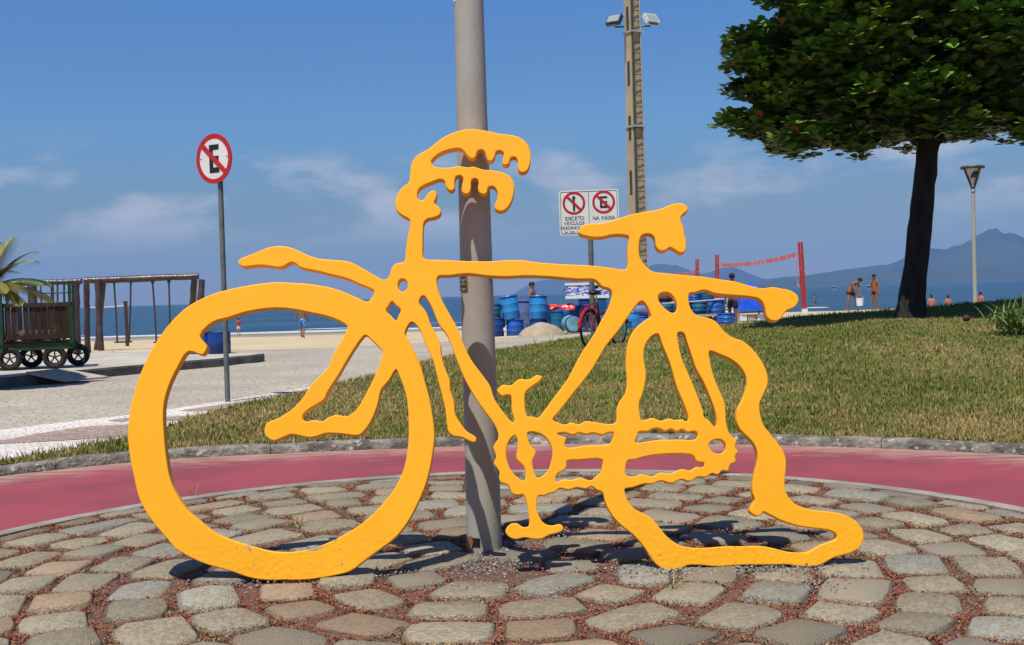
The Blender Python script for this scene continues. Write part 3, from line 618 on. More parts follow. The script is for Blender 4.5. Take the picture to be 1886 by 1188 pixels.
hill('hills', [(1385, 524), (1400, 516), (1440, 511), (1480, 508), (1540, 499), (1600, 492), (1640, 484), (1680, 471), (1705, 455), (1740, 460), (1765, 452), (1790, 440), (1815, 428), (1832, 423), (1850, 428), (1868, 431), (1886, 441), (1960, 455), (2050, 470), (2200, 480), (2400, 500), (2600, 512)], 9000, 2600, 3)
hill('island_hill', [(1170, 536), (1190, 490), (1215, 485), (1245, 488), (1275, 500), (1300, 503), (1330, 492), (1350, 492), (1385, 506), (1430, 520), (1470, 524)], 12500, 1600, 9)
hill('low_island', [(940, 545), (965, 529), (990, 518), (1020, 513), (1060, 516), (1100, 522), (1140, 538), (1180, 541)], 14200, 1000, 15)

# ================================================================== YELLOW BICYCLE SCULPTURE
LEAN, Y_PL, T_PL = R(12), 4.777, 0.05
PN = Vector((0, -cos(LEAN), sin(LEAN))); PU = Vector((0, sin(LEAN), cos(LEAN))); PO = Vector((0, Y_PL, 0.03))
def plate(px, py):
    d = ray(px, py); o = Vector((0, 0, EYE)); t = (PO - o).dot(PN) / d.dot(PN); p = o + d * t - PO
    return Vector((p.x, p.dot(PU)))
OUT = [(235,796),(240,750),(258,689),(291,624),(338,570),(387,543),(444,528),(505,519.5),(522,520),(571,523),(614,531),(646,543),(672,554.4),(678,555),(682.6,550),(689.4,538),(686.7,533.7),
(662,523),(641,513.5),(609,505.4),(582,498.7),(552,492),(544,485),(536,483),(528,487),(520,491.4),(509,492),(487,488.7),(466,489.3),(450,491.4),(441.5,488),(438.3,482.5),(441.5,477),(450,473),(471,465),(490,457),(509,453),(528,454),(546.6,460),(565.5,469),(587,475.8),(614,478.5),(641,481),(662,490.6),(687,505),(705.5,514.8),(713,513),(718,505),(722,492),(730,485),(744.4,481),
(747,462),(751,435),(755,406),(751,402),(740,396),(730,386),(727.7,373),(732,357),(743,343),(752.5,336),(755,322),(758,301),(767,287),(789,274),(813,255),(835,244),(861.6,237.5),(894,240),(921,246),(942.4,248.3),(961.3,255),(973.4,268.5),(978,284.6),(976,303.5),(970.7,314.3),(962.6,317.5),(955.4,314),(953.7,303.5),(953,294),(948,289),(941,290.6),(937.6,301),(931.6,304),(925.7,301),(926.8,290),(927.6,282),(922,277),(914,279.3),(911.4,288.7),(906,296),(899,296),(895.3,288.7),(892.6,279.3),(886,275.5),(879,279.3),(876.4,288.7),(869.7,292),(861.6,287.3),(853.5,277),(847,273.3),(829,275),(808,283.3),(797,292.7),(794.3,298),(798,305),(810,308.4),(826.6,308.4),(845.5,305.7),(861.6,307.8),(872.4,306.7),(888.6,311.6),(910,313.7),(929,318.3),(941,326.4),(947.3,338.5),(946.5,354.7),(941,373.5),(931.6,385.7),(922,389),(913,385.7),(910.6,379),(915.5,368),(916.3,354.7),(911.4,345.3),(906,342.6),(899.3,345.3),(896.6,354.7),(891.3,358),(883,354.7),(880,346.6),(881,333),(875,328.3),(868.4,332),(867.5,346.6),(864.3,355),(857.6,357.4),(850.3,352.5),(851.4,338.5),(853,327.7),(847.6,323),(840,325),(837.4,336),(837.4,346.6),(832,351.4),(825.3,348.8),(820.7,341),(818.5,333),(810.4,330),(797,334.5),(781,341),(771.4,348),(768.7,357.4),(770.6,366.8),(779.5,368),(786,358.7),(793,352),(800,351),(804.5,356),(803,365.5),(799.7,373.5),(806.4,379),(811.8,387),(810.4,395),(799.7,400.5),(787.5,403),(781,410),(779.5,422),(779,449),(779,472),(783.5,477),(808,478),(861.6,480.7),(910,480.7),(931.6,479),(964,479),(991,483),(1020,485.3),
(1040,486.6),(1088.5,488.8),(1121,492.5),(1150,496),(1155.5,492),(1156,468),(1156.4,449),(1158.5,436),(1154.5,433.5),(1131.6,432),(1107,437),(1086,436),(1069.6,431.4),(1065.6,427),(1069.6,418),(1080,412.5),(1107,411),(1137,403),(1161,395),(1188,389.6),(1215,385),(1239,375.6),(1255.5,374.3),(1266,380),(1266.8,387),(1255.5,397.7),(1254,406),(1259.5,419),(1261,433),(1264,443.5),(1264,454),(1261,463.7),(1253,465.6),(1243,459.7),(1234,455.6),(1226,461),(1216.4,462),(1208.4,454),(1205.7,438),(1199,431.4),(1188,431),(1180.6,435.4),(1177.4,451.6),(1178.7,473),(1187,486.6),(1201.6,499.5),(1228.6,503),(1255.5,506),(1296,509.5),(1331,515),(1352,518),(1385,527),(1406,531),(1422,528.5),(1438.6,531),(1457,535),(1469.6,544.6),(1471,555.4),(1463,566),(1448,573),(1438.6,586.4),(1430.5,591),(1420,590),(1413,583.7),(1409,566),(1401,552),(1385,546.8),(1341.6,543.3),(1315,540),(1301,534.7),(1293,534.7),(1280,538.7),(1270,540.6),(1269,555.4),(1273,569),(1284,581),(1304,585),(1320,593),(1331,606.6),(1347,620),(1368.5,628),(1387.4,644),(1403.6,666),(1414,690),(1414,709),(1406,728),(1399.5,744),(1401,765.5),(1408,785),(1421,801.5),(1440,826),(1447.6,844.6),(1448,863.5),(1445.5,888),(1448,906.6),(1459,923),(1475,933.5),(1499,939.5),(1534,943),(1558.6,949.7),(1577.4,960.5),(1589.6,976.6),(1591,993),(1583,1009),(1564,1019.7),(1537,1026.5),(1515.5,1038.6),(1499,1043.4),(1467,1042.6),(1451,1040),(1421,1040.7),(1362,1041),(1322,1043.8),(1290,1041),(1268.6,1041),(1258,1045.7),(1249.7,1051),(1231,1051),(1217,1045.7),(1201,1031),(1187.7,1009.4),(1166,985),(1142,966),(1126,947.4),(1115,926),(1109.6,907),(1098.5,902),(1090,896),(1079,900.7),(1063,898),(1047,902.6),(1031,899.3),(1023,906),(1012,908.8),(1001,913.3),(992,913),(989,923.6),(990.4,942.4),(996,957),(1005,965.3),(1017.4,968),(1031,965.3),(1037.6,970.7),(1036,977.4),(1025.5,982.3),(1012,985.5),(998.5,992.3),(982.4,993),(966,990.4),(950,993.6),(938,989.6),(931,980),(934,970.7),(942,964.5),(952.7,964),(963.5,970.7),(973,969.4),(974.8,958.6),(971.6,934),(967.5,918),(963.5,911.4),(952.7,912),(943,908.8),(939,899),(934,892.6),(923,888.6),(919,880.5),(920,869.7),(915,861.6),(909.6,853.5),(913.7,841.4),(911.8,834.7),(908.8,824),(912,816),(917.7,807.7),(917.7,799.7),(910.5,782),(883.6,745),(859,704.7),(840.5,661.6),(824,618.5),(808,597),(794.7,564.6),(786.6,551),(780,544.4),(774.5,548.5),(772,558),(781,568.7),(788,581),(792,594),(803,616),(811,634.7),(813.5,656),(821.6,683),(828.4,699),(829.7,718),(836.4,739.7),(839,764),(848.6,780),(859,793.6),(875.5,804.4),(877.6,810),(874,814.6),(864.7,812.5),(851,805.7),(835,803),(825.7,795),(823,780),(820,753),(813.5,726),(805.5,694),(797.4,664),(784,634.7),(776,613),(767.7,599.7),(758.3,593),(751.6,599.7),(746,614.5),(753,626.6),(765,651),(776,678),(784,707.4),(792,737),(798.7,780),(800.5,805),(797.6,831),(792,863.5),(783,896),(769.4,928),(750.5,963),(729,990),(704.7,1009),(675,1030.5),(645.5,1052),(616,1060),(581,1066),(551,1068.8),(520,1068.5),(489.4,1068.8),(459.7,1064),(424.7,1052),(381.6,1040),(354.7,1029),(322.4,1010),(309,994),(287,968.6),(268.5,943),(255,914.7),(245.6,874),(239,842),(235.6,812)]
HOLES = [
[(420,585),(455,574),(501,567.4),(528,568),(571,575.5),(614,586),(638,599),(640,603),(630,624),(614,653.6),(603,678),(576,705),(560,729),(542,750),(513.6,769.4),(492,779),(486.7,792),(489.4,803),(500,811),(507,811.5),(521.5,805.6),(537.7,800),(554,803),(570,806),(583.5,803.7),(600,798.3),(629,799),(659,802),(668,797),(684,775),(696.4,742.4),(702,718),(716.6,700.7),(729.5,680.5),(734,689),(743.5,713),(750,740),(752.5,780),(752,815),(746.5,852.7),(739.7,874),(726,901),(704.7,928),(680.5,952.4),(648,976.6),(607.7,998),(578,1009),(546,1015.7),(516,1017),(489.4,1013),(462.4,1005.7),(424.7,994),(392.4,979),(365.5,958),(344,939),(327.7,914.7),(314,885),(306,842),(302,800),(301,751),(309,715.5),(327.7,675),(347,647),(370.8,653.5),(376,651),(381,638),(368,618.5),(392.4,593)],
[(673,617),(685,626.6),(697.4,639),(704.5,648),(703,659),(692,688.6),(676,721),(656,755),(645,763.7),(638,767),(626,765),(616,764.8),(608,767.5),(601,771),(594,775.5),(585,774.5),(574.5,774),(566,776.5),(560,774.5),(557,770),(559.5,762),(570,753),(587,742.6),(597.8,735),(602,725),(605,719),(625,688.6),(635.5,670),(654,640),(667,622)],
[(733,525),(735,517),(741.5,513.5),(748,517),(751,526),(748,534),(741,537),(735,533)],
[(722,555),(729,562),(738,570),(734,581),(729.5,590),(720,581),(711,571.5),(716,563)],
[(806,509.5),(827,507.7),(861.6,504),(894,507.7),(929,509.6),(970,508),(1013.6,509.6),(1061,514),(1094,514.7),(1101,519),(1109,527.7),(1122,531.5),(1127,537.3),(1125,552.5),(1118.6,569.7),(1107,590.7),(1091.9,619),(1071,650),(1044,700),(1020,732),(996,764.6),(990,769.5),(981,767.3),(971,766.5),(967.5,754),(966.5,735),(967.5,724),(972,718),(984,709),(993,703),(998.5,694),(993,691),(987,691.5),(977,698),(969,699),(960,697.5),(951,701),(944,708),(938,710),(928,709),(920,713),(916,720),(920,726),(925,729.5),(933,727.5),(940,728),(942,736),(942,754),(947.5,773),(945,777.6),(939.5,774),(930,763),(911,735),(902.4,710),(889,691),(867.4,661.6),(851,626.6),(843,605),(829.7,581),(813.5,551),(807,532)],
[(948.7,802),(940.6,807.7),(935,818.5),(932.5,834.7),(935,851),(942,867),(952.7,879),(965,886),(968,878),(966,861.6),(961,855),(952.7,847.6),(950.6,840),(953.3,826.6),(952.7,810.4)],
[(972,796.8),(987.7,796.4),(1001,802.4),(1012,814.5),(1017.4,832),(1014.7,851),(1009,867),(998.5,876.4),(989.5,879.5),(985,872.4),(981,856),(981,848),(986.4,837.4),(986.4,829),(978.3,822.6),(974.3,813)],
[(1027,798.5),(1041.6,797),(1055,801),(1066,797),(1079,799.7),(1093,797),(1109,801),(1122,796.5),(1130,797),(1125,815),(1119.7,818.5),(1079,820.7),(1052,824.5),(1042,823.5),(1040.3,816),(1043,806.4),(1036,803.7),(1029.5,802)],
[(1044.3,849.5),(1068.6,847),(1109.5,846.3),(1109,859),(1105.7,872),(1095.5,879),(1090,884.5),(1079,883),(1066,880),(1052,884.5),(1039,883),(1025.5,887.5),(1023,885),(1027,872.4),(1039,865.7),(1043.8,859)],
[(1018,773),(1025.5,777.6),(1041.6,782),(1052,778),(1066,781.6),(1076.6,776),(1093,777),(1109,779.5),(1124,781),(1135,777),(1136,754),(1141,740),(1152,724),(1155,700),(1153,680),(1154.5,645.5),(1161,618.6),(1174.7,600),(1191,587.6),(1199.5,582),(1197.6,575.5),(1191,562),(1183,554.3),(1177.4,556.6),(1158.5,581),(1139.7,608),(1118,635),(1091,680),(1074,702.7),(1052,729.6),(1031,756.6),(1020,769)],
[(1213.7,543),(1220.5,539),(1231,539),(1240.7,547),(1247,560.7),(1246,571.4),(1240.7,576),(1231,573),(1220.5,563.4),(1213.7,554)],
[(1211,615),(1203,617.5),(1192,629.5),(1186,647),(1186.7,666),(1190,684.7),(1189.4,701),(1183,728),(1177.6,741),(1178.5,762),(1182,774),(1191,772.3),(1201.5,769.6),(1217.7,775),(1231,770.4),(1244.6,773.6),(1255.4,772.3),(1266,776),(1268.5,769.6),(1261,746.7),(1247,714),(1234,668.6),(1220.4,636),(1214,617)],
[(1248.5,613),(1259,613),(1266,631),(1274,655),(1282.4,679),(1296,703.6),(1306.6,728),(1314.7,749.4),(1320,768),(1320.6,781.7),(1317.4,786),(1312,781.7),(1305,773.6),(1297.5,769),(1294.5,755),(1282.4,722.4),(1269,690),(1255.4,658),(1250,631)],
[(1307,646.5),(1325.5,652.4),(1347,662),(1363,675),(1374,693),(1375.3,711.6),(1368.5,733),(1358,755),(1356.5,774),(1363,790),(1386,814),(1393.7,828.5),(1395.6,847),(1390,871.6),(1386,893),(1386.7,909),(1390.5,920),(1383.5,933.5),(1381,941.6),(1393,950.5),(1400.5,949.5),(1406.4,942.8),(1416,947),(1440,959),(1472.4,969),(1504.7,973.4),(1531.6,978),(1541,984.7),(1541,991),(1534,995.5),(1513,1003.6),(1488.5,1016.5),(1467,1017.6),(1448,1015.7),(1421,1009),(1400,1005.7),(1367,1006.3),(1338,1006.3),(1300,1009),(1268.6,1008),(1252,1004),(1231,990.5),(1214.7,971.6),(1198.5,953),(1182.4,944.7),(1166,935),(1157,923),(1151.4,907),(1151,900.8),(1166,897.6),(1187.7,891),(1201,891.4),(1217.4,885.5),(1236,890.3),(1255,883),(1271,886.8),(1284.7,878.7),(1301,878.7),(1311.6,872),(1322.4,874.7),(1330.5,866.6),(1341,868),(1345.3,856),(1355.5,850.4),(1354.5,840),(1360,831.6),(1354,823.5),(1356.9,811.4),(1345.3,800.6),(1341,791),(1337,770),(1335.5,744),(1325.5,719.7),(1314.7,693),(1309,668.6)],
[(1305.5,822),(1309,813.5),(1319,809.3),(1329,810),(1336,817),(1336.5,826),(1331,834),(1321,835.5),(1311,831)],
[(1177.5,795),(1192,794.6),(1204,789),(1214.7,789),(1225.5,794.4),(1236,789.8),(1247,795),(1256.4,790.4),(1266,795.8),(1279,794),(1285,798),(1283.4,806),(1279,809.5),(1241.6,809.5),(1209,810.6),(1170,814.5),(1173,804.6)],
[(1156,848.6),(1169,846.4),(1187.7,841),(1214.7,837),(1247,835.6),(1271,837),(1279,841),(1280.7,846.4),(1287.4,851),(1296,852),(1297,858),(1292.8,860.7),(1282,860),(1271,866.6),(1255,864),(1236,872),(1217.4,870.6),(1201,877.4),(1182.4,873.3),(1163.5,878),(1153,874),(1152.2,864)],
]
def smooth_loop(pts, k=3):
    P = [np.array(p) for p in pts]; n = len(P); o = []
    for i in range(n):
        p0, p1, p2, p3 = P[i - 1], P[i], P[(i + 1) % n], P[(i + 2) % n]
        t0 = 0.0; al = 0.5
        t1 = t0 + max(1e-3, np.linalg.norm(p1 - p0)) ** al; t2 = t1 + max(1e-3, np.linalg.norm(p2 - p1)) ** al; t3 = t2 + max(1e-3, np.linalg.norm(p3 - p2)) ** al
        for j in range(k):
            t = t1 + (t2 - t1) * j / k
            a1 = (t1 - t) / (t1 - t0) * p0 + (t - t0) / (t1 - t0) * p1; a2 = (t2 - t) / (t2 - t1) * p1 + (t - t1) / (t2 - t1) * p2; a3 = (t3 - t) / (t3 - t2) * p2 + (t - t2) / (t3 - t2) * p3
            b1_ = (t2 - t) / (t2 - t0) * a1 + (t - t0) / (t2 - t0) * a2; b2_ = (t3 - t) / (t3 - t1) * a2 + (t - t1) / (t3 - t1) * a3
            o.append((t2 - t) / (t2 - t1) * b1_ + (t - t1) / (t2 - t1) * b2_)
    return o
cu = bpy.data.curves.new('plate', 'CURVE'); cu.dimensions = '2D'; cu.fill_mode = 'BOTH'
BV = 0.0045; cu.extrude = T_PL / 2 - BV; cu.bevel_depth = BV; cu.bevel_resolution = 2; cu.offset = -BV
for loop in [OUT] + HOLES:
    q = [plate(*p) for p in smooth_loop(loop)]
    sp_ = cu.splines.new('POLY'); sp_.points.add(len(q) - 1)
    for i, p in enumerate(q): sp_.points[i].co = (p.x, p.y, 0, 1)
    sp_.use_cyclic_u = True
tmp = bpy.data.objects.new('tmp', cu); COL.objects.link(tmp)
dg = bpy.context.evaluated_depsgraph_get(); pm_me = bpy.data.meshes.new_from_object(tmp.evaluated_get(dg))
bpy.data.objects.remove(tmp)
PARTS = [('handlebars', [(700,225),(1000,225),(1000,428),(700,428)]),
 ('saddle', [(1050,360),(1285,360),(1285,478),(1198,478),(1192,440),(1050,443)]),
 ('front_mudguard', [(425,440),(690,440),(708,513),(686,541),(560,505),(425,505)]),
 ('rear_mudguard', [(1262,500),(1485,505),(1485,605),(1400,605),(1390,558),(1300,546),(1270,543)]),
 ('mudguard_stay', [(757,594),(776,546),(790,570),(815,620),(832,680),(850,740),(888,800),(888,822),(820,822),(800,700)]),
 ('fork', [(480,820),(480,700),(640.5,601),(673,617),(705,648),(729.5,681),(720,800),(680,820)]),
 ('front_wheel', [(222,505),(560,508),(678,556),(711,571.5),(729.5,590),(746,614.5),(755,625),(780,660),(812,800),(805,900),(760,1080),(222,1080)]),
 ('crank_set', [(905,688),(1000,688),(985,745),(990,769),(1018,774),(1027,798),(1043,806),(1041,824),(1044,850),(1044,860),(1024,886),(1023,907),(1048,960),(1045,1000),(925,1000),(903,860),(903,808),(917.7,799.7),(945,777.6),(906,728)]),
 ('chain', [(1018,773.5),(1124,772),(1136,777),(1130,797),(1027,799)]),
 ('chain', [(1180,765),(1268.5,765),(1285,798),(1177.5,796)]),
 ('chain', [(1023,886),(1095,876),(1105.7,872),(1110,907.5),(1023,909)]),
 ('chain', [(1152.5,874),(1296,858),(1298,880),(1150.5,903)]),
 ('sprocket', [(1268.5,769.6),(1297.5,769),(1317.5,786.5),(1340,788),(1366,812),(1366,860),(1330,884),(1298,882),(1296,856),(1283,847),(1283,798)]),
 ('frame', [(1213,615.5),(1248,612.8),(1259.5,612.8),(1307,646),(1345,790),(1317,787),(1297,769),(1268,770)]),
 ('frame', [(1169,814.5),(1284,806),(1283,848),(1155,849)]),
 ('frame', [(1040,824),(1125,815.5),(1110,846.5),(1044,850.5)]),
 ('rear_wheel', [(1098,618),(1199.5,582),(1304,585),(1345,605),(1430,650),(1430,780),(1610,925),(1610,1070),(1098,1070)])]
bm = bmesh.new(); bm.from_mesh(pm_me); bmesh.ops.remove_doubles(bm, verts=bm.verts, dist=1e-5)
PP = [(n_, [plate(*p) for p in poly]) for n_, poly in PARTS]
for n_, poly in PP:
    for i in range(len(poly)):
        a_, b_ = poly[i], poly[(i + 1) % len(poly)]; t = (b_ - a_); nn = Vector((t.y, -t.x, 0)).normalized(); L_ = t.length; tn = t / L_
        # cut only the faces near this edge
        fs = []
        for f in bm.faces:
            d = [(v.co.x - a_.x) * nn.x + (v.co.y - a_.y) * nn.y for v in f.verts]
            if min(d) > 1e-6 or max(d) < -1e-6: continue
            s_ = [(v.co.x - a_.x) * tn.x + (v.co.y - a_.y) * tn.y for v in f.verts]
            if max(s_) < -0.01 or min(s_) > L_ + 0.01: continue
            fs.append(f)
        if fs:
            g_ = list({e for f in fs for e in f.edges}) + list({v for f in fs for v in f.verts}) + fs
            bmesh.ops.bisect_plane(bm, geom=g_, dist=1e-6, plane_co=(a_.x, a_.y, 0), plane_no=nn)
def inside(x, y, poly):
    r_ = False; j = len(poly) - 1
    for i in range(len(poly)):
        if (poly[i].y > y) != (poly[j].y > y) and x < (poly[j].x - poly[i].x) * (y - poly[i].y) / (poly[j].y - poly[i].y) + poly[i].x: r_ = not r_
        j = i
    return r_
bm.normal_update(); groups = {}
for f in bm.faces:
    c = f.calc_center_median(); nm = 'frame'
    for n_, poly in PP:
        if inside(c.x, c.y, poly): nm = n_; break
    groups.setdefault(nm, []).append(f)
sculpt = empty('bicycle_sculpture', PO, label='large yellow cut-metal bicycle sculpture with drooping melted wheels leaning on the grey pole', cat='sculpture')
for nm, fs in groups.items():
    idx, vs, fc = {}, [], []
    for f in fs:
        q = []
        for v in f.verts:
            if v.index not in idx or True:
                key = (round(v.co.x, 5), round(v.co.y, 5), round(v.co.z, 5))
                if key not in idx:
                    idx[key] = len(vs); z_ = T_PL / 2 - v.co.z
                    w_ = Vector((v.co.x, 0, 0)) + PU * v.co.y - PN * z_; vs.append(w_)
                q.append(idx[key])
        if len(set(q)) >= 3: fc.append(tuple(dict.fromkeys(q)))
    me = bpy.data.meshes.new(nm); me.from_pydata(vs, [], fc); me.update(); me.polygons.foreach_set('use_smooth', [abs(p.normal.dot(PN)) < .985 for p in me.polygons])
    link_mesh(nm, me, M['yellow'], sculpt)
bm.free()

# ================================================================== LAMP POLE BEHIND IT
pole = empty('street_lamp', POLE, label='thick grey tapered lamp pole standing behind the yellow bicycle', cat='lamp post')
def prad(z): return 0.078 - 0.0052 * z
MB().lathe([(prad(z), z) for z in (-.08, 0, .5, 1, 1.5, 2, 2.5, 3, 3.6, 4.3)], 40).build('shaft', M['pole'], pole, smooth=True)
MB().tube([(0, 0, 4.25), (0.02, -.02, 4.42), (.12, .06, 4.5), (.3, .16, 4.52)], .03, 10).build('arm', M['pole'], pole, smooth=True)
MB().ellip((.42, .23, 4.5), (.24, .14, .07), 16, 8, Matrix.Rotation(R(28), 4, 'Z')).build('lamp_head', M['pole'], pole, smooth=True)
def curved_patch(a0, a1, z0, z1, off, n=8):
    mb = MB(); vs = []
    for i in range(n + 1):
        a = R(a0 + (a1 - a0) * i / n)
        for z in (z0, z1):
            for o_ in (off, 0.001): vs.append(((prad(z) + o_) * sin(a), -(prad(z) + o_) * cos(a), z))
    fs = []
    for i in range(n):
        a, b = i * 4, i * 4 + 4; fs += [(a, b, b + 2, a + 2), (a + 2, b + 2, b + 3, a + 3), (a + 1, a, b, b + 1)[::-1]]
    fs += [(0, 2, 3, 1), (n * 4, n * 4 + 1, n * 4 + 3, n * 4 + 2)]
    return mb.add(vs, fs)
zz = lambda py: at(876, py, POLE.y - .08).z
stp = curved_patch(-88, -38, zz(548), zz(506), .004).build('striped_tape', M['black'], pole)
m_ = bpy.data.materials.new('tape stripes'); m_.use_nodes = True; N_, L_ = m_.node_tree.nodes, m_.node_tree.links
t_ = N_.new('ShaderNodeTexCoord'); br = N_.new('ShaderNodeTexBrick'); br.inputs['Scale'].default_value = 13; br.inputs['Color1'].default_value = (.03, .028, .02, 1); br.inputs['Color2'].default_value = (.07, .055, .02, 1); br.inputs['Mortar'].default_value = (.26, .2, .10, 1); br.inputs['Mortar Size'].default_value = .03
mp2 = N_.new('ShaderNodeMapping'); mp2.inputs['Rotation'].default_value = (R(90), 0, 0); L_.new(t_.outputs['Object'], mp2.inputs[0]); L_.new(mp2.outputs[0], br.inputs['Vector']); L_.new(br.outputs[0], N_['Principled BSDF'].inputs['Base Color']); stp.data.materials[0] = m_
curved_patch(-38, -33, zz(548), zz(506), .0045).build('tape_edge', M['rust'], pole)
curved_patch(-84, -58, zz(9), zz(-22), .002).build('sticker', M['sticker'], pole)
# rusted opening near the foot: its inner shade painted as a black patch, and a hanging flap
curved_patch(-62, -12, 0.015, .055, .002).build('corroded_opening_shade', M['black'], pole)
p0 = Vector((prad(.06) * sin(R(-52)), -prad(.06) * cos(R(-52)), .06))
MB().add([p0 + Vector(v) for v in ((-.01, -.006, 0), (.022, -.012, .002), (.006, -.022, -.05), (-.008, -.018, -.055), (-.01, -.001, 0), (.022, -.007, .002), (.006, -.017, -.05), (-.008, -.013, -.055))], [(0, 3, 2, 1), (4, 5, 6, 7), (0, 1, 5, 4), (1, 2, 6, 5), (2, 3, 7, 6), (3, 0, 4, 7)]).build('rusty_flap', M['rust'], pole)

# ================================================================== SIGNS
def ring_poly(mb, r0, r1, cx, cz, y0, y1, n=48):
    for i in range(n):
        a, b = 2 * pi * i / n, 2 * pi * (i + 1) / n
        q = [(cx + r * cos(t), cz + r * sin(t)) for r, t in ((r0, a), (r1, a), (r1, b), (r0, b))]
        mb.prism(q, y0, y1)
    return mb
def ngon(cx, cz, r, n=40): return [(cx + r * cos(2 * pi * i / n), cz + r * sin(2 * pi * i / n)) for i in range(n)]
def bar(mb, x0, z0, x1, z1, w, ya, yb):
    d = Vector((x1 - x0, z1 - z0)).normalized(); n_ = Vector((-d.y, d.x)) * w / 2
    return mb.prism([(x0 + n_.x, z0 + n_.y), (x0 - n_.x, z0 - n_.y), (x1 - n_.x, z1 - n_.y), (x1 + n_.x, z1 + n_.y)][::1], ya, yb)
def letter_E(mb, cx, cz, w, h, s, ya, yb):
    x0, x1, z0, z1 = cx - w / 2, cx + w / 2, cz - h / 2, cz + h / 2
    mb.prism([(x0, z0), (x0 + s, z0), (x0 + s, z1), (x0, z1)], ya, yb)
    for za, zb, xe in ((z1 - s, z1, x1), (cz - s * .5, cz + s * .5, x1 - .03 * w), (z0, z0 + s, x1)):
        mb.prism([(x0 + s + .0003, za), (xe, za), (xe, zb), (x0 + s + .0003, zb)], ya, yb)
    return mb
bs = on_z(413, 738, 0)
ps = empty('no_parking_sign', (bs.x, bs.y, -0.02), R(-33), label='round red and white no-parking sign with barred letter E on a thin post', cat='road sign')
topz = at(405, 242, bs.y).z; sz_ = topz - .295
MB().lathe([(.031, 0), (.031, sz_ + .1)], 16, Matrix.Translation((0.0, .055, 0))).build('post', M['galv'], ps, smooth=True)
CX = -.035
MB().prism(ngon(CX, sz_, .292, 48), .0, .006).build('panel', M['white'], ps)
ring_poly(MB(), .238, .294, CX, sz_, -.004, .0075).build('border', M['signred'], ps)
letter_E(MB(), CX + .005, sz_, .16, .33, .062, -.003, -.0005).build('letter', M['black'], ps)
bar(MB(), CX - .185, sz_ + .165, CX + .185, sz_ - .165, .062, -.0065, -.0042).build('slash', M['signred'], ps)
for s_ in (-1, 1): MB().lathe([(.009, 0), (.009, .004)], 10, Matrix.Translation((CX + s_ * .215, 0, sz_ + .01)) @ Matrix.Rotation(R(90), 4, 'X')).build('bolt', M['darksteel'], ps)

Yd = 20.5
pd = at(1085, 400, Yd)
ds = empty('double_sign', (pd.x, Yd, 0.1), R(-8), label='white double sign with no-through arrow and barred E reading EXCETO and NA FAIXA', cat='road sign')
c_ = at(1084, 391, Yd); kz = c_.z - .1; pw, ph = 1.02, .77
MB().lathe([(.045, -.3), (.045, kz + .3)], 14, Matrix.Translation((.01, .06, 0))).build('post', M['galv'], ds, smooth=True)
def rrect(cx, cz, w, h, r, n=6):
    o_ = []
    for qx, qz, a0 in ((1, -1, -90), (1, 1, 0), (-1, 1, 90), (-1, -1, 180)):
        for i in range(n + 1):
            a = R(a0 + 90 * i / n); o_.append((cx + qx * (w / 2 - r) + r * cos(a), cz + qz * (h / 2 - r) + r * sin(a)))
    return o_
MB().prism(rrect(0, kz, pw, ph, .045), 0, .006).build('panel', M['white'], ds)
mb = MB(); q1, q0 = rrect(0, kz, pw - .045, ph - .045, .035), rrect(0, kz, pw - .062, ph - .062, .03)
for i in range(len(q1)): j = (i + 1) % len(q1); mb.prism([q0[i], q1[i], q1[j], q0[j]], -.003, -.0003)
mb.build('outline', M['text'], ds)
MB().prism([(-.004, kz - .36), (.004, kz - .36), (.004, kz + .36), (-.004, kz + .36)], -.0031, -.0003).build('divider', M['text'], ds)
for s_, nm in ((-1, 'arrow'), (1, 'letter')):
    cx, cz = s_ * .255, kz + .165
    ring_poly(MB(), .155, .195, cx, cz, -.0035, -.0004).build('red_ring', M['signred'], ds)
    if s_ < 0: MB().prism([(cx - .018, cz - .14), (cx + .018, cz - .14), (cx + .018, cz + .08), (cx + .036, cz + .08), (cx, cz + .14), (cx - .036, cz + .08), (cx - .018, cz + .08)], -.003, -.0005).build('arrow', M['black'], ds)
    else: letter_E(MB(), cx, cz, .125, .20, .036, -.003, -.0005).build('letter', M['black'], ds)
    bar(MB(), cx - .122, cz + .122, cx + .122, cz - .122, .042, -.0062, -.0037).build('slash', M['signred'], ds)
def lettering(parent, s, x, z, size, mat):
    """one mesh per character, the words centred on x"""
    wd = [size * (.30 if ch in ' I/\u00cd' else .62) for ch in s]; cx_ = x - sum(wd) / 2
    for ch, w_ in zip(s, wd):
        cx_ += w_
        if ch == ' ': continue
        fc = bpy.data.curves.new('t', 'FONT'); fc.body = ch; fc.size = size; fc.align_x = 'CENTER'; fc.extrude = .0006; fc.offset = .0009 * size / .075
        o_ = bpy.data.objects.new('t', fc); COL.objects.link(o_)
        me = bpy.data.meshes.new_from_object(o_.evaluated_get(bpy.context.evaluated_depsgraph_get())); bpy.data.objects.remove(o_)
        o_ = link_mesh('letter', me, mat, parent); o_.rotation_euler = (R(90), 0, 0); o_.location = (cx_ - w_ / 2, -.002, z)
me_t = M['text']
for s, x, z, h in (('EXCETO', -.255, kz - .125, .088), ('VE\u00cdCULOS', -.255, kz - .205, .078), ('CREDENCIADOS', -.255, kz - .28, .068), ('9h 08h / 11h', -.255, kz - .35, .058), ('NA FAIXA', .255, kz - .135, .088)): lettering(ds, s, x, z, h, me_t)

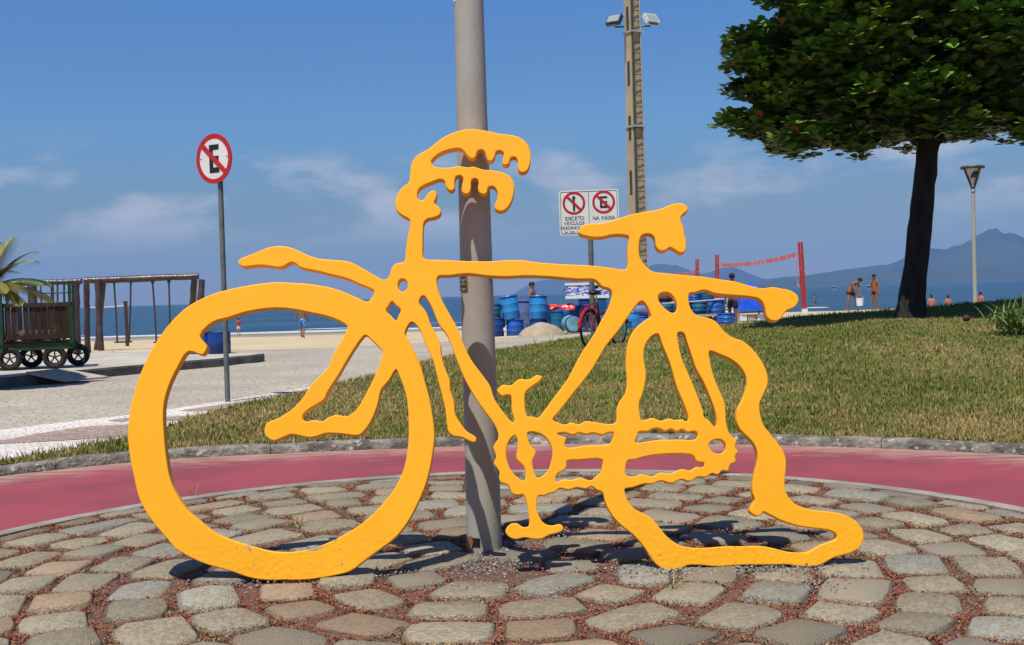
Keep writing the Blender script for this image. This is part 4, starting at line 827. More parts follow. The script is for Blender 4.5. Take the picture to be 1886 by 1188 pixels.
# ================================================================== CONCRETE FLOODLIGHT POLE WITH LADDER
Yc = 42.0; s_c = F0 / Yc
b0 = at(1176, 500, Yc); cz0 = float(zsand(b0.x, Yc))
cp = empty('floodlight_pole', (b0.x, Yc, cz0), R(28), label='tall tan concrete floodlight pole with a steel ladder and two floodlights', cat='floodlight pole')
Hc_, w0, w1 = 15.0, .50, .36
def wz(z): return w0 + (w1 - w0) * z / Hc_
mb = MB(); vs = []
for z in (-.3, Hc_):
    w_ = wz(max(z, 0)) / 2; r_ = .16
    for x_, y_ in ((-w_, -w_), (-w_ * .3, -w_), (-w_ * .28, -w_ + .012), (w_ * .28, -w_ + .012), (w_ * .3, -w_), (w_, -w_), (w_, w_), (-w_, w_)): vs.append((x_, y_, z))
mb.add(vs, [(i, (i + 1) % 8, 8 + (i + 1) % 8, 8 + i) for i in range(8)] + [tuple(range(7, -1, -1)), tuple(range(8, 16))]); mb.build('shaft', M['polecon'], cp)
for zc in np.arange(1.2, 14, 1.9):
    w_ = wz(zc) / 2; MB().box((-w_ - .002, -.02, zc), (.012, wz(zc) * .34, .85)).build('recess_shade', M['darksteel'], cp)  # shade of the shaft's recesses, put on as thin dark plates
# ladder on the face that looks right of the camera
for sx_ in (-1, 1):
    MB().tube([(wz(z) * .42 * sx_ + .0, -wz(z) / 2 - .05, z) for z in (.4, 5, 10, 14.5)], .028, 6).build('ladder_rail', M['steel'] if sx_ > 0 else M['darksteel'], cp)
z = .6
while z < 14.3:
    MB().tube([(-wz(z) * .42, -wz(z) / 2 - .05, z), (wz(z) * .42, -wz(z) / 2 - .05, z)], .014, 5).build('rung', M['darksteel'], cp); z += .37
for zc in (at(1170, 234, Yc).z - cz0, at(1170, 60, Yc).z - cz0, 3.5):
    w_ = wz(zc) + .06; MB().box((0, -.02, zc), (w_ + .02, w_ + .1, .06)).build('clamp', M['steel'], cp)
for sx_ in (-1, 1):
    zc = at(1170, 50, Yc).z - cz0; Rz = Matrix.Rotation(R(-28), 3, 'Z')
    a_ = Rz @ Vector((sx_ * .3, -.12, zc)); b_ = Rz @ Vector((sx_ * .62, -.2, zc - .02))
    MB().tube([a_, b_], .03, 6).build('bracket', M['darksteel'], cp)
    hd = empty('floodlight', (0, 0, 0)); hd.parent = cp
    rot = Rz @ Matrix.Rotation(R(sx_ * 32), 3, 'Z') @ Matrix.Rotation(R(-38), 3, 'X')
    c_ = b_ + Vector((sx_ * .02, 0, .24))
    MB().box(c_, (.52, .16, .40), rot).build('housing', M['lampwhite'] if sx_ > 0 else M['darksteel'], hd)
    MB().box(c_ + rot @ Vector((0, -.086, 0)), (.44, .012, .32), rot).build('lens', M['glass'], hd)
    MB().box(c_ + rot @ Vector((0, .0, -.24)), (.36, .04, .06), rot).build('yoke', M['darksteel'], hd)

# ================================================================== LAMP POST (right)
Yl = 31.0; p = at(1796, 553, Yl)
lp = empty('park_lamp', (p.x, Yl, p.z - .35), label='slim grey park lamp with an inverted cone lantern behind the tree', cat='lamp post')
t_ = at(1791, 306, Yl).z - (p.z - .35); k_ = 1 / (F0 / Yl)
MB().lathe([(.055, -.2), (.05, 1.5), (.045, t_ - 42 * k_)], 14).build('post', M['pole'], lp, smooth=True)
MB().lathe([(.07, t_ - 46 * k_), (.05, t_ - 42 * k_), (.035, t_ - 38 * k_)], 14).build('collar', M['steel'], lp, smooth=True)
for i in range(4):
    a = R(20 + 90 * i); MB().tube([(.04 * cos(a), .04 * sin(a), t_ - 40 * k_), (20 * k_ * cos(a), 20 * k_ * sin(a), t_ - 4 * k_)], .022, 6).build('strut', M['darksteel'], lp)
MB().lathe([(21 * k_, t_ - 5 * k_), (21.5 * k_, t_ - 2 * k_), (20 * k_, t_), (3 * k_, t_ + 1.5 * k_)], 24).build('cap', M['darksteel'], lp, smooth=True)
MB().lathe([(4 * k_, t_ - 34 * k_), (17 * k_, t_ - 5.2 * k_)], 20).build('lantern_glass', M['lampwhite'], lp, smooth=True)
MB().lathe([(7 * k_, t_ - 22 * k_), (7 * k_, t_ - 8 * k_)], 12, Matrix.Translation((0, -8 * k_, 0))).build('lamp_core', M['darksteel'], lp, smooth=True)

# ================================================================== DRUMS AND BEACH GEAR
def gz(x, y): return float(zsand(x, y))
def drum(px, pyt, pyb, wpx, Yq, mat, label, tilt=0.0, yaw=0.0, lie=None, two=None, group=None, ground=False, name='plastic_drum'):
    """a drum whose outline runs from pyt to pyb; lie: axis towards the viewer"""
    s_ = F0 / Yq; r_ = wpx / 2 / s_; h_ = (pyb - pyt) / s_
    p = at(px, pyb, Yq)
    if ground: p.z = gz(p.x, Yq) - .01; h_ = at(px, pyt, Yq).z - p.z
    e = empty(name, p, 0, label, 'drum', group)
    if lie is not None:
        e.location = at(px, (pyt + pyb) / 2, Yq); r_ = (pyb - pyt) / 2 / s_; h_ = .82
        Mx = Matrix.Rotation(R(lie), 4, 'Z') @ Matrix.Rotation(R(90), 4, 'X') @ Matrix.Translation((0, 0, -h_ / 2))
    else: Mx = Matrix.Rotation(R(yaw), 4, 'Z') @ Matrix.Rotation(R(tilt), 4, 'Y')
    pr = [(.90, 0), (.97, .02), (1.0, .06), (1.0, .30), (1.03, .33), (1.0, .36), (1.0, .62), (1.03, .65), (1.0, .68), (.99, .90), (.95, .95), (.86, .985), (.84, 1.0)]
    MB().lathe([(a * r_, b * h_) for a, b in pr], 22, Mx).build('body', mat, e, smooth=True)
    MB().lathe([(r_ * .98, h_ * .93), (r_ * 1.04, h_ * .935), (r_ * 1.04, h_ * .965), (r_ * .95, h_ * .975)], 22, Mx, cap=False).build('rim', M['darkblue'] if two is None else two, e, smooth=True)
    MB().lathe([(r_ * .12, h_ * 1.0), (r_ * .12, h_ * 1.03)], 10, Mx @ Matrix.Translation((r_ * .5, 0, 0))).build('bung', M['black'], e, smooth=True)
    return e
G1 = 'blue drums piled on the beach'
YB = 38.0
drum(916, 585, 614, 30, YB, M['darkblue'], 'dark blue drum standing upright on the sand beside the grey lamp pole', group=G1, ground=True)
drum(909, 560, 585, 27, YB, M['teal'], 'dull teal drum stacked on the dark blue drum next to the lamp pole', group=G1)
drum(949, 588, 615, 32, YB, M['blue'], 'blue drum on the sand under a tilted light blue drum', group=G1, ground=True)
drum(943, 544, 588, 33, YB, M['lightblue'], 'bright light blue drum tilted sideways on top of another blue drum', tilt=-9, group=G1)
drum(969, 552, 615, 30, YB + 1.2, M['violet'], 'greyish violet drum standing behind the two bright blue drums', group=G1, ground=True)
drum(992, 544, 588, 33, YB, M['lightblue'], 'bright blue drum standing upright behind the sand heap', group=G1)
drum(992, 588, 615, 33, YB, M['darkblue'], 'dark blue drum mostly hidden behind the sand heap', group=G1, ground=True)
drum(1013, 560, 614, 24, YB + .9, M['darkblue'], 'dark drum under the red and white cloth', group=G1, ground=True)
drum(1027, 572, 614, 24, YB - .6, M['teal'], 'dark grey teal drum behind the end of the sand heap', group=G1, ground=True)
drum(1052, 562, 592, 28, YB + .7, M['blue'], 'blue drum lying on its side below the red cloth', lie=60, group=G1)
drum(1052, 581, 612, 30, YB - 1.2, M['clearteal'], 'pale teal drum lying with its round end facing out near the bicycle', lie=8, group=G1)
drum(1076, 590, 613, 26, YB + .2, M['blue'], 'blue drum on the sand behind the bicycle wheel', group=G1, ground=True)
drum(1106, 548, 613, 27, YB, M['lightblue'], 'light blue drum standing behind the bicycle handlebars under the printed box', group=G1, ground=True)
drum(1080, 548, 613, 27, YB + .8, M['darkblue'], 'dark blue drum supporting the left end of the printed box', group=G1, ground=True)
G2 = 'drums beside the handcart'
drum(1166, 574, 612, 26, YB - 2, M['lightblue'], 'light blue drum with a domed top to the left of the handcart', group=G2, ground=True)
drum(1153, 592, 613, 22, YB - 2.6, M['teal'], 'small teal drum at the foot of the domed light blue drum', group=G2, ground=True)
drum(1184, 582, 612, 26, YB - 1.2, M['blue'], 'blue drum between the domed drum and the handcart', group=G2, ground=True)
drum(1185, 562, 582, 22, YB - 1.2, M['violet'], 'violet grey drum lying on top of the blue drums', lie=55, group=G2)
drum(1338, 577, 599, 34, 30.5, M['blue'], 'low blue tub standing at the edge of the lawn', group=G2, name='plastic_tub')

# handcart loaded with drums
Yh = 33.5; hp = at(1272, 600, Yh); hz = gz(hp.x, Yh)
hc = empty('handcart', (hp.x, Yh, hz), R(6), label='long flat handcart with pale side rails carrying blue drums', cat='cart')
def hx(px): return (at(px, 560, Yh).x - hp.x)
def hzf(py): return at(1272, py, Yh).z - hz
for yo in (-.45, .45):
    MB().tube([(hx(1205), yo, hzf(558)), (hx(1335), yo, hzf(552))], .022, 6).build('side_rail', M['steel'], hc)
    MB().box((hx(1272), yo, hzf(581)), (hx(1350) - hx(1205), .06, .07)).build('deck_beam', M['steel'], hc)
MB().box((hx(1272), 0, hzf(579)), (hx(1345) - hx(1210), .86, .03)).build('deck', M['darksteel'], hc)
for xx in (1210, 1250, 1295, 1335):
    for yo in (-.45, .45): MB().box((hx(xx), yo, (hzf(580) + hzf(555)) / 2), (.04, .04, hzf(555) - hzf(580))).build('stanchion', M['darksteel'], hc)
for xx in (1235, 1312):
    for yo in (-.52, .52):
        wr_ = hzf(582) * .5
        w_ = empty('wheel', (hx(xx), yo, wr_)); w_.parent = hc; Mr = Matrix.Rotation(R(90), 4, 'X')
        MB().torus(wr_ * .82, wr_ * .18, 24, 8, Mr).build('tyre', M['rubber'], w_, smooth=True); MB().lathe([(wr_ * .7, -.02), (wr_ * .7, .02)], 16, Mr).build('hub', M['darksteel'], w_)
G3 = 'drums on the handcart'
drum(1226, 556, 580, 30, Yh - .1, M['teal'], 'teal drum at the left end of the handcart', group=G3)
drum(1258, 556, 580, 30, Yh - .1, M['darkblue'], 'dark blue drum next to the teal drum on the handcart', group=G3)
drum(1287, 556, 580, 28, Yh - .1, M['teal'], 'dull teal drum in the middle of the handcart', group=G3)
drum(1318, 552, 580, 36, Yh - .1, M['blue'], 'wide blue drum at the right end of the handcart', group=G3)
drum(1279, 541, 556, 22, Yh + .2, M['blue'], 'small blue drum on top of the middle drums of the handcart', group=G3)
drum(1303, 539, 553, 26, Yh + .2, M['teal'], 'small teal drum stacked over the wide blue drum', group=G3)
e = empty('sack', at(1225, 556, Yh + .1), 0, 'dark brown sack lying on top of the left drums of the handcart', 'sack')
mb = MB(); mb.ellip((0, 0, .1), (.24, .2, .12), 14, 9); mb.ellip((.16, .02, .12), (.14, .14, .1), 12, 8); mb.build('bag', M['brownbag'], e, smooth=True); MB().tube([(.2, 0, .18), (.25, 0, .25), (.28, .02, .24)], .03, 6).build('tied_neck', M['brownbag'], e, smooth=True)

# sand heap
hp2 = at(998, 615, YB - 2.2); Vn = []
nn_ = 40
for i in range(nn_):
    for j in range(nn_): Vn.append(((i / (nn_ - 1) - .5) * 2, (j / (nn_ - 1) - .5) * 2))
Vn = np.array(Vn); s_ = F0 / (YB - 2.2); hw = 46 / s_; hh = 26 / s_
rr_ = np.hypot(Vn[:, 0], Vn[:, 1]); hgt_ = np.clip(1 - rr_ ** 2.2, -.05, 1) ** 1 if False else np.where(rr_ < 1, (1 - np.clip(rr_, 0, 1) ** 2.4) ** .8, -.05)
hgt_ = hgt_ * (0.85 + .3 * fbm(Vn[:, 0] * 2 + 5, Vn[:, 1] * 2 + 5, 71)) * hh
heap = mesh_np('sand_heap', np.c_[Vn[:, 0] * hw, Vn[:, 1] * .7, hgt_ - .02], grid_faces(nn_, nn_), M['heap'], smooth=True); heap.location = (hp2.x, YB - 2.2, gz(hp2.x, YB - 2.2))
tag(heap, 'rounded tan heap of sand in front of the bright blue drums', 'heap')

# red and white cloth
mb = MB(); vs = []; nx_, ny_ = 16, 8; pc = at(1035, 566, YB - .2); s_ = F0 / YB
for i in range(nx_):
    for j in range(ny_):
        u, v_ = i / (nx_ - 1), j / (ny_ - 1); vs.append(((u - .5) * 46 / s_, (v_ - .5) * .55, .10 * sin(u * 7 + v_ * 3) * .6 + .14 * (1 - abs(v_ - .5) * 2) - .17 * abs(u - .45) + .02 * sin(v_ * 15)))
fs = [(i * ny_ + j, (i + 1) * ny_ + j, (i + 1) * ny_ + j + 1, i * ny_ + j + 1) for i in range(nx_ - 1) for j in range(ny_ - 1)]
o = mb.add(vs, fs).build('crumpled_cloth', M['redcloth'], None, smooth=True); o.location = pc; md = o.modifiers.new('thick', 'SOLIDIFY'); md.thickness = .02
tag(o, 'crumpled red and white cloth thrown over the drums', 'cloth')

# printed cooler box
pb = at(1082, 548, YB - .1); s_ = F0 / YB; bw, bh = 78 / s_, 27 / s_
cb = empty('cooler_box', pb, R(-5), label='white cooler box with blue print lying across two drums', cat='box')
MB().box((0, 0, bh / 2 - .01), (bw, .6, bh - .1)).build('body', M['boxprint'], cb)
MB().box((0, 0, bh - .03), (bw + .04, .64, .07)).build('lid', M['white'], cb)
MB().box((0, 0, .02), (bw + .03, .63, .09)).build('base', M['white'], cb)
for sx_ in (-1, 1): MB().tube([(sx_ * bw * .51, -.12, bh * .6), (sx_ * (bw * .51 + .06), -.12, bh * .55), (sx_ * (bw * .51 + .06), .12, bh * .55), (sx_ * bw * .51, .12, bh * .6)], .018, 6).build('handle', M['black'], cb)

# white stake between drums
p = at(930, 614, YB - .5); o = MB().tube([(0, 0, -.1), (.005, 0, .30)], .03, 6).add([], []).box((0, -.035, .24), (.09, .012, .1)).build('stake', M['white']); o.location = (p.x, p.y, gz(p.x, p.y)); tag(o, 'short white stake in the sand between the blue drums', 'stake')

# blue tarpaulin over a table
Yt = 40.0; pt = at(1380, 590, Yt); tz = gz(pt.x, Yt); s_ = F0 / Yt
tb = empty('beach_table', (pt.x, Yt, tz), R(4), label='low table of white crates under a bright blue tarpaulin', cat='table')
zt = at(1380, 566, Yt).z - tz
MB().box((0, 0, zt - .03), (.95, .7, .05)).build('top', M['white'], tb)
for sx_ in (-1, 1):
    for sy_ in (-1, 1): MB().box((sx_ * .42, sy_ * .3, zt / 2 - .03), (.05, .05, zt - .05)).build('leg', M['steel'], tb)
for i, x_ in enumerate((-.3, .02, .33)):
    MB().box((x_, -.12, .12), (.28, .4, .2)).build('crate', M['white'] if i != 1 else M['plank'], tb)
MB().box((0, -.1, .30), (.85, .4, .03)).build('shelf', M['darksteel'], tb)
vs = []; nx_, ny_ = 18, 12; zt2 = at(1380, 521, Yt).z - tz
for i in range(nx_):
    for j in range(ny_):
        u, v_ = i / (nx_ - 1) * 2 - 1, j / (ny_ - 1) * 2 - 1
        d_ = max(abs(u), abs(v_)); bump_ = (1 - abs(u) ** 2.4) * (1 - abs(v_) ** 4)
        z_ = zt + .03 + (zt2 - zt) * bump_ * (.8 + .2 * sin(u * 5 + v_ * 2)) + .02 * sin(u * 17 + v_ * 11) - (.12 * max(0, d_ - .86) / .14)
        vs.append((u * .52, v_ * .42, z_))
o = MB().add(vs, [(i * ny_ + j, (i + 1) * ny_ + j, (i + 1) * ny_ + j + 1, i * ny_ + j + 1) for i in range(nx_ - 1) for j in range(ny_ - 1)]).build('tarpaulin', M['tarpblue'], None, smooth=True); o.location = (pt.x, Yt, tz); tag(o, 'bright blue tarpaulin heaped over the low beach table', 'tarpaulin')

# folded white chairs
Yw = 36.5; p = at(1339, 585, Yw)
for i, dx in enumerate((0, .16)):
    fcx = empty('folding_chair', (p.x + dx - .1, Yw + i * .15, gz(p.x, Yw)), R(12), ('white striped folding beach chair leaning next to the handcart drums', 'white striped folding beach chair between the other chair and the standing man')[i], 'chair', 'white folding chairs by the handcart')
    for sx_ in (-1, 1): MB().tube([(sx_ * .15, -.12, 0), (sx_ * .15, .1, .85)], .018, 6).build('frame_tube', M['white'], fcx)
    for k_ in range(7): MB().box((0, -.1 + .2 * (k_ + .6) / 8, .12 + k_ * .105), (.3, .015, .055), Matrix.Rotation(R(-14), 3, 'X')).build('slat', M['white'] if k_ % 2 else M['plank'], fcx)

# ================================================================== RED BICYCLE
def bicycle(loc, rz):
    b = empty('bicycle', loc, rz, 'red city bicycle with mudguards parked against the double sign post', 'bicycle')
    WR = .33; Mr = Matrix.Rotation(R(90), 4, 'X')
    for x_ in (-.52, .54):
        w_ = empty('wheel', (x_, 0, WR)); w_.parent = b
        MB().torus(WR - .02, .021, 36, 8, Mr).build('tyre', M['rubber'], w_, smooth=True)
        MB().torus(WR - .05, .012, 36, 6, Mr).build('rim', M['chrome'], w_, smooth=True)
        MB().lathe([(.025, -.04), (.025, .04)], 10, Mr).build('hub', M['chrome'], w_)
        mb = MB()
        for i in range(18): a = 2 * pi * i / 18; mb.tube([(.02 * cos(a), (-1) ** i * .03, .02 * sin(a)), ((WR - .055) * cos(a), 0, (WR - .055) * sin(a))], .0025, 4)
        sp_ = mb.build('spokes', M['chrome'], w_); sp_['kind'] = 'stuff'
        mb = MB(); n = 20
        a0, a1 = (R(10), R(170)) if x_ > 0 else (R(0), R(185)); vs = []
        for i in range(n + 1):
            a = a0 + (a1 - a0) * i / n; r_ = WR + .035
            for yo, dr in ((-.034, -.02), (-.02, .004), (.02, .004), (.034, -.02)): vs.append((-(r_ + dr) * cos(a), yo, (r_ + dr) * sin(a)))
        o = mb.add(vs, [(i * 4 + j, i * 4 + j + 1, i * 4 + j + 5, i * 4 + j + 4) for i in range(n) for j in range(3)]).build('mudguard', M['bikered'], b, smooth=True); o.location = (x_, 0, WR); o.modifiers.new('t', 'SOLIDIFY').thickness = .004
    BB, ST, HT, HB = Vector((-.08, 0, .29)), Vector((-.22, 0, .78)), Vector((.36, 0, .86)), Vector((.40, 0, .70))
    mb = MB()
    for a_, c_ in ((BB, ST), (BB, HB), (BB + (ST - BB) * .55, HB), (HT, HB)): mb.tube([a_, c_], .019, 8)
    for s_ in (-1, 1): mb.tube([BB + Vector((0, s_ * .03, 0)), Vector((-.52, s_ * .06, WR))], .011, 6); mb.tube([ST + Vector((0, s_ * .015, 0)), Vector((-.52, s_ * .06, WR))], .010, 6)
    mb.build('frame', M['bikered'], b, smooth=True)
    mb = MB()
    for s_ in (-1, 1): mb.tube([HB + Vector((0, s_ * .03, 0)), Vector((.47, s_ * .05, .5)), Vector((.54, s_ * .055, WR))], .013, 6)
    mb.build('fork', M['bikered'], b, smooth=True)
    MB().tube([ST, ST + (ST - BB).normalized() * .14], .014, 8).build('seat_post', M['chrome'], b)
    mb = MB(); c_ = ST + (ST - BB).normalized() * .17; mb.ellip(c_ + Vector((-.06, 0, .01)), (.12, .09, .045), 14, 8); mb.ellip(c_ + Vector((.07, 0, .012)), (.11, .04, .035), 12, 8); mb.build('saddle', M['black'], b, smooth=True)
    h = HT + Vector((-.01, 0, .14))
    MB().tube([HT, h], .014, 8).build('stem', M['chrome'], b)
    MB().tube([h + Vector((-.16, -.29, .04)), h + Vector((0, -.2, .06)), h + Vector((.05, -.05, .0)), h + Vector((.05, .05, .0)), h + Vector((0, .2, .06)), h + Vector((-.16, .29, .04))], .012, 8).build('handlebar', M['black'], b, smooth=True)
    for s_ in (-1, 1): MB().tube([h + Vector((-.2, s_ * .31, .035)), h + Vector((-.08, s_ * .25, .05))], .019, 8).build('grip', M['black'], b)
    MB().lathe([(.09, -.004), (.09, .004)], 20, Matrix.Translation(BB + Vector((0, -.05, 0))) @ Mr).build('chainring', M['chrome'], b)
    for s_ in (-1, 1):
        mb = MB(); q = BB + Vector((.1 * s_, s_ * .09, -.13 * s_)); mb.tube([BB + Vector((0, s_ * .06, 0)), q], .011, 6); mb.build('crank', M['chrome'], b); MB().box(q + Vector((0, s_ * .05, 0)), (.09, .08, .025)).build('pedal', M['black'], b)
    # rear rack
    mb = MB()
    for s_ in (-1, 1): mb.tube([ST + Vector((-.03, s_ * .05, -.02)), Vector((-.62, s_ * .06, .74)), ], .008, 6); mb.tube([Vector((-.6, s_ * .06, .74)), Vector((-.52, s_ * .06, WR))], .007, 6)
    mb.tube([Vector((-.6, -.06, .74)), Vector((-.6, .06, .74))], .008, 6); mb.build('rack', M['bikered'], b)
    MB().box((-.86, 0, .45), (.02, .05, .06)).build('reflector', M['signred'], b)
    MB().tube([(-.12, -.05, .28), (-.18, -.16, .0)], .008, 6).build('kickstand', M['chrome'], b)
    return b
bz = 0.20; pbk = at(1112, 600, 20.6); bicycle((pbk.x, 20.6, bz), R(58))

# ================================================================== VOLLEYBALL POSTS AND NET
def vpost(px0, py0, px1, Yq, label, lean=0.0):
    t = at(px0, py0, Yq); b = at(px1, 572, Yq); g = gz(b.x, Yq); s_ = F0 / Yq; w_ = .185
    e = empty('volleyball_post', (b.x, Yq, g), 0, label, 'post', 'red volleyball posts')
    L = Vector((t.x - b.x, 0, t.z - g)); rot = Matrix.Rotation(math.atan2(L.x, L.z), 3, 'Y'); H = L.length
    for sx_ in (-1, 1): MB().box(rot @ Vector((sx_ * w_ * .29, 0, H / 2 + .12)), (w_ * .38, .10, H - .2), rot).build('board', M['netred'], e)
    for z_ in (.9, 1.6, H - .5): MB().box(rot @ Vector((0, 0, z_)), (w_ * .22, .08, .12), rot).build('spacer', M['netred'], e)
    MB().box((0, 0, .06), (.2, .16, .34)).build('base', M['white'], e)
    return t
A1 = vpost(1474, 447, 1482, 45.0, 'tall leaning red volleyball post with white base at the near end of the net')
A2 = vpost(1320.5, 470, 1321, 57.0, 'straight red double-board volleyball post at the far end of the net')
A3 = vpost(1284, 478, 1284, 64.0, 'single distant red volleyball post beyond the net')
def tape(name, p, q, w, sag, mat, label):
    n = 16; vs = []
    for i in range(n + 1):
        u = i / n; c = p.lerp(q, u) - Vector((0, 0, sag * 4 * u * (1 - u)))
        for dz, dy in ((w / 2, -.01), (-w / 2, -.01), (-w / 2, .01), (w / 2, .01)): vs.append(c + Vector((dy * .5, dy, dz)))
    e = empty(name, p, 0, label, 'net')
    fs = [(i * 4 + j, i * 4 + (j + 1) % 4, i * 4 + 4 + (j + 1) % 4, i * 4 + 4 + j) for i in range(n) for j in range(4)] + [(3, 2, 1, 0), tuple(n * 4 + j for j in range(4))]
    MB().add([v - p for v in vs], fs).build('tape', mat, e); return e
q0, q1 = at(1466, 469, 45.2), at(1326, 488, 56.8)
nt = tape('volleyball_net', q0, q1, .16, .12, M['nettape'], 'sagging pink and red volleyball net tape tied between two red posts')
MB().tube([Vector((0, 0, 0)), A1 - q0 + Vector((0, 0, -.2))], .012, 5).build('rope', M['nettape'], nt)
pz = at(1472, 528, 45.1) - q0; MB().tube([(0, 0, 0), Vector((.02, 0, -1.1)), pz, pz + Vector((.12, 0, -.25))], .018, 5).build('loose_rope', M['nettape'], nt)
q0, q1 = at(1281, 500, 63.8), at(1235, 506, 70)
tape('volleyball_net', q0, q1, .15, .05, M['nettape'], 'short piece of pink net tape running off from the distant post')

# ================================================================== PEOPLE
def skin_mesh(J, Eg, Rd, sub=2):
    me = bpy.data.meshes.new('sk'); names = list(J); ix = {n: i for i, n in enumerate(names)}
    me.from_pydata([J[n] for n in names], [(ix[a], ix[b]) for a, b in Eg], [])
    o = bpy.data.objects.new('sk', me); COL.objects.link(o); md = o.modifiers.new('s', 'SKIN')
    for i, n in enumerate(names):
        r_ = Rd[n]; sv = me.skin_vertices[0].data[i]; sv.radius = r_ if hasattr(r_, '__len__') else (r_, r_)
    me.skin_vertices[0].data[0].use_root = True
    md.use_smooth_shade = True; s_ = o.modifiers.new('b', 'SUBSURF'); s_.levels = sub; s_.render_levels = sub
    out = bpy.data.meshes.new_from_object(o.evaluated_get(bpy.context.evaluated_depsgraph_get())); bpy.data.objects.remove(o)
    return out
def person(loc, height, rz, label, pose, skin='skin', shorts='navy', shirt=None, group=None):
    k = height / 1.7; e = empty('person', loc, rz, label, 'person', group)
    J = {'pelvis': (0, 0, .93), 'spine': (0, 0, 1.12), 'chest': (0, 0, 1.32), 'neck': (0, .01, 1.46), 'jaw': (0, -.015, 1.53), 'head': (0, -.01, 1.60), 'crown': (0, 0, 1.675)}
    for s_, n in ((-1, 'r'), (1, 'l')):
        J.update({'sh' + n: (s_ * .165, 0, 1.39), 'el' + n: (s_ * .22, .03, 1.11), 'wr' + n: (s_ * .23, -.03, .87), 'pa' + n: (s_ * .235, -.045, .80),
                  'hip' + n: (s_ * .085, 0, .88), 'kn' + n: (s_ * .10, -.02, .49), 'an' + n: (s_ * .10, .02, .085), 'to' + n: (s_ * .115, -.15, .03)})
    J = {n: Vector(v) for n, v in J.items()}
    for n, v in pose.items():
        if n in J: J[n] = Vector(v)
    Rd = {'pelvis': (.135, .10), 'spine': (.115, .088), 'chest': (.15, .10), 'neck': .055, 'jaw': (.062, .072), 'head': (.078, .092), 'crown': (.055, .065)}
    for n in 'rl': Rd.update({'sh' + n: .062, 'el' + n: .042, 'wr' + n: .028, 'pa' + n: (.036, .02), 'hip' + n: .088, 'kn' + n: .056, 'an' + n: .037, 'to' + n: .03})
    Eg = [('pelvis', 'spine'), ('spine', 'chest'), ('chest', 'neck'), ('neck', 'jaw'), ('jaw', 'head'), ('head', 'crown')]
    for n in 'rl': Eg += [('chest', 'sh' + n), ('sh' + n, 'el' + n), ('el' + n, 'wr' + n), ('wr' + n, 'pa' + n), ('pelvis', 'hip' + n), ('hip' + n, 'kn' + n), ('kn' + n, 'an' + n), ('an' + n, 'to' + n)]
    me = skin_mesh(J, Eg, Rd)
    mb = MB(); mb.v = [tuple(v.co) for v in me.vertices]; mb.f = [tuple(p.vertices) for p in me.polygons]
    for n, s_ in (('r', -1), ('l', 1)):      # five fingers a hand, rooted in the palm
        p_ = J['pa' + n]; d_ = (J['pa' + n] - J['wr' + n]).normalized(); sd = d_.cross(Vector((1, 0, 0))).normalized()
        if sd.length < .1: sd = Vector((0, 1, 0))
        for q_ in range(4):
            o_ = sd * (q_ - 1.5) * .017; l_ = (.075, .085, .08, .06)[q_]
            mb.tube([p_ + o_, p_ + o_ + d_ * l_ * .6, p_ + o_ + d_ * l_ + Vector((-s_ * .02, 0, 0))], [.010, .009, .007], 6)
        mb.tube([p_ - d_ * .02 + sd * .03, p_ + d_ * .02 + sd * .055, p_ + d_ * .045 + sd * .05], [.011, .010, .008], 6)
    hd = J['head']; up = (J['crown'] - J['jaw']).normalized(); fw = pose.get('face', Vector((0, -1, 0))); fw = Vector(fw); fw = (fw - up * fw.dot(up)).normalized(); sdv = fw.cross(up)
    mb.tube([hd + fw * .075 + up * .01, hd + fw * .108 - up * .022], [.008, .016], 6)
    for s_ in (-1, 1): mb.ellip(hd + sdv * s_ * .083 - up * .015, (.012, .022, .032), 8, 6)
    b = mb.build('body', M[skin], e, smooth=True); b.scale = (k, k, k)
    for s_ in (-1, 1):
        q = MB(); q.ellip(hd + fw * .083 + sdv * s_ * .032 + up * .012, (.012, .012, .008), 8, 6); o_ = q.build('eye', M['hair'], e); o_.scale = (k, k, k)
    h = MB(); Mh = Matrix((sdv, -fw, up)).transposed().to_4x4(); h.ellip(hd + up * .04 - fw * .018, (.093, .108, .088), 14, 9, Mh); o_ = h.build('hair', M['hair'], e, smooth=True); o_.scale = (k, k, k)
    SJ = {'w': J['pelvis'] + (J['spine'] - J['pelvis']) * .35, 'p': J['pelvis']}; SR = {'w': (.135, .105), 'p': (.15, .118)}; SE = [('w', 'p')]
    for n in 'rl':
        SJ['h' + n] = J['hip' + n]; SJ['m' + n] = J['hip' + n].lerp(J['kn' + n], pose.get('hem', .72)); SR['h' + n] = .105; SR['m' + n] = .095; SE += [('p', 'h' + n), ('h' + n, 'm' + n)]
    sm = skin_mesh(SJ, SE, SR); o_ = link_mesh('shorts', sm, M[shorts], e); o_.scale = (k, k, k)
    if shirt:
        TJ = {'c': J['chest'], 's': J['spine'], 'p': J['pelvis'] + (J['spine'] - J['pelvis']) * .2, 'n': J['chest'].lerp(J['neck'], .5)}; TR = {'c': (.165, .118), 's': (.135, .105), 'p': (.15, .12), 'n': (.09, .075)}; TE = [('c', 's'), ('s', 'p'), ('c', 'n')]
        for n in 'rl': TJ['a' + n] = J['sh' + n]; TJ['b' + n] = J['sh' + n].lerp(J['el' + n], .6); TR['a' + n] = .078; TR['b' + n] = .068; TE += [('c', 'a' + n), ('a' + n, 'b' + n)]
        o_ = link_mesh('shirt', skin_mesh(TJ, TE, TR), M[shirt], e); o_.scale = (k, k, k)
    return e
V3 = Vector
